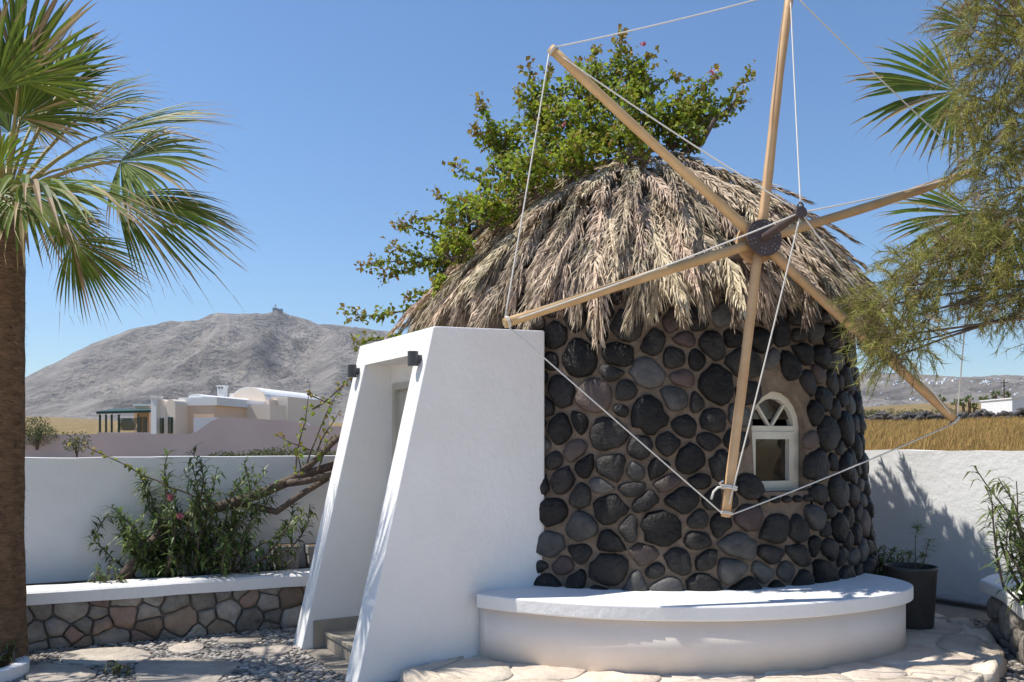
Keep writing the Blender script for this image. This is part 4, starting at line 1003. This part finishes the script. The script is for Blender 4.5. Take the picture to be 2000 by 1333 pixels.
# ------------------------------------------------------------------ middle distance, right
rg = random.Random(55)
b = MB()
for i in range(26000):      # dry grass of the field
    px = rg.uniform(1640, 2150); y = 12.5+43*rg.random()**1.3; x = (px-1000)/FPX*y; z = terr_z(x, y)-.02
    h = rg.uniform(.10, .24)*(1+y/120); wd = .006+y*.0004; a_ = rg.uniform(0, 3.14)
    dx, dy = math.cos(a_)*wd, math.sin(a_)*wd; b.add([(x-dx, y-dy, z), (x+dx, y+dy, z), (x+rg.uniform(-.08,.12), y, z+h)], [(0,1,2)])
o = b.build('dry_grass', M['drygrass'], recalc=False); tag(o, 'golden dry grass of the field beyond the wall', 'grass', kind='stuff')
dw = thing('dry_stone_wall', V((30,56,terr_z(30,56))), 'tumbled black dry-stone wall across the golden field', 'wall')
b = MB()
for i in range(900):
    px = rg.uniform(1600, 2150); y = 54+rg.gauss(0, .9)+2*math.sin(px/60); x = (px-1000)/FPX*y; hgt = .55*(.5+.9*max(0, noise.noise((px/28, 0, 2))+.3))
    s = rg.uniform(.09,.24); z = terr_z(x, y)+rg.random()*hgt; M3 = Matrix.Rotation(rg.uniform(0, 6), 3, rdir(rg))
    b.add([V((x, y, z))+(M3 @ V((v.x*s*1.4, v.y*s, v.z*s*.8))) for v in iv], fi)
o = b.build('stones', M['rock'], dw, recalc=False); o['kind'] = 'stuff'
for i, (px, d, rx, lab) in enumerate(((1735,95,2.2,'green scrub bush behind the dry-stone wall, left one'), (1780,100,1.8,'green scrub bush behind the dry-stone wall, second from left'), (1845,98,1.7,'dark scrub bush right behind the lower sail pole'), (1700,110,1.6,'scrub bush next to the hut edge in the field'), (1905,130,3,'olive-toned scrub under the far palms'), (1975,125,2.5,'scrub beside the far white house'))):
    c = P(px, 832, d); bush('scrub', V((c.x, c.y, terr_z(c.x, c.y)-.2)), rx, 1.2, .55, 600, .22, M['shrub'], lab, rg)
def far_palm(px, ytop, d, lab, dead=False):
    x = (px-1000)/FPX*d; z0 = terr_z(x, d); zt = P(px, ytop, d).z; t = thing('distant_palm', V((x,d,z0)), lab, 'palm tree', 'palms in the far field'); b = MB()
    b.tube([(x, d, z0-.3), (x+.06, d, (z0+zt)/2), (x, d, zt)], [.26,.21,.18], 8); b.build('trunk', M['palmtrunk'], t, smooth=True); b = MB()
    for k in range(18):
        a_ = rg.uniform(0, 6.28); el = rg.uniform(-1.0, 1.2); dr_ = V((math.cos(a_)*math.cos(el), math.sin(a_)*math.cos(el), math.sin(el))); p = V((x, d, zt)); L = rg.uniform(.55, .85)
        for s in range(7):
            dd = (dr_+rdir(rg)*.45).normalized(); leaf(b, p+dr_*L*.35, dd, rdir(rg), L*.75, .10, .1, .3)
    b.build('crown', M['palmleaf'], t, recalc=False)
for px, yt, lab in ((1838,780,'short far palm just behind the lower sail pole tip'),(1868,788,'far palm left of the hanging rope'),(1881,786,'far palm just right of the hanging rope'),(1893,780,'thick far palm in the middle of the field row'),(1903,795,'stubby far palm right of the thick one'),(1918,783,'left palm of the leaning far pair'),(1925,782,'right palm of the leaning far pair'),(1945,772,'tall far palm standing left of the tallest trunk'),(1964,774,'far palm below the bare tall pole')):
    far_palm(px, yt, 125, lab)
b = MB(); x = (1961-1000)/FPX*124; b.tube([(x,124,terr_z(x,124)), (x,124,P(0,742,124).z)], [.16,.09], 8); b.tube([(x-.6,124,P(0,748,124).z),(x+.6,124,P(0,748,124).z)], .06, 5)
o = b.build('utility_pole', M['bark']); tag(o, 'bare dark utility pole rising above the far palms', 'pole')
fh = thing('house', P(1995,822,105), 'white cubic house at the right edge beyond the field', 'house')
b = MB(); pbox(b, 1977, 2060, 779, 835, 105, 7); pbox(b, 1976, 2061, 777, 779.3, 104.9, 7.2); b.build('wall', M['farwhite'], fh)
b = MB(); pbox(b, 1989, 1996, 798, 815, 104.93, .2); b.build('window', M['dim_opening'], fh)
def mount_z(px, frac):
    py = interp(ridge, px); return py + (800-py)*frac
rg = random.Random(66); dg = bpy.context.evaluated_depsgraph_get(); mo = bpy.data.objects['mountain']
bpy.context.view_layer.update()
k = 0
for i in range(90):
    px = rg.choice((rg.uniform(1690, 2010), rg.uniform(1740,2010))); py = rg.choice((rg.uniform(741, 750), rg.uniform(741,752), rg.uniform(750, 792)))
    org = V((0,0,EYE)); dr_ = (P(px, py, 1.0)-org).normalized(); hit, loc, nr, fi_ = mo.ray_cast(org, dr_)
    if not hit: continue
    s = rg.uniform(2.2, 4.2)*loc.y/1500; b = MB(); b.box((loc.x-s*rg.uniform(.8,1.6), loc.y, loc.z-s), (loc.x+s*.8, loc.y+s*1.5, loc.z+s*.55)); b.box((loc.x-s*.3, loc.y+.2*s, loc.z+s*.55), (loc.x+s*.6, loc.y+s, loc.z+s*.95))
    o = b.build('distant_house', M['farwhite']); tag(o, 'tiny white house on the far hillside', 'house', 'white houses scattered over the far hill'); k += 1
    if k >= 48: break

# ------------------------------------------------------------------ haze of the sea air
hb = MB(); hb.box((-5200,-60,-3), (5200,3700,560)); ho = hb.build('haze', None); tag(ho, kind='stuff')
hm = bpy.data.materials.new('sea_air'); hm.use_nodes = True; hn = hm.node_tree; hn.nodes.remove(hn.nodes['Principled BSDF'])
pv = hn.nodes.new('ShaderNodeVolumePrincipled'); pv.inputs['Color'].default_value = (.80,.88,1,1); pv.inputs['Density'].default_value = 6.5e-5; pv.inputs['Anisotropy'].default_value = .2
hn.links.new(pv.outputs[0], hn.nodes['Material Output'].inputs['Volume']); ho.data.materials.clear(); ho.data.materials.append(hm)
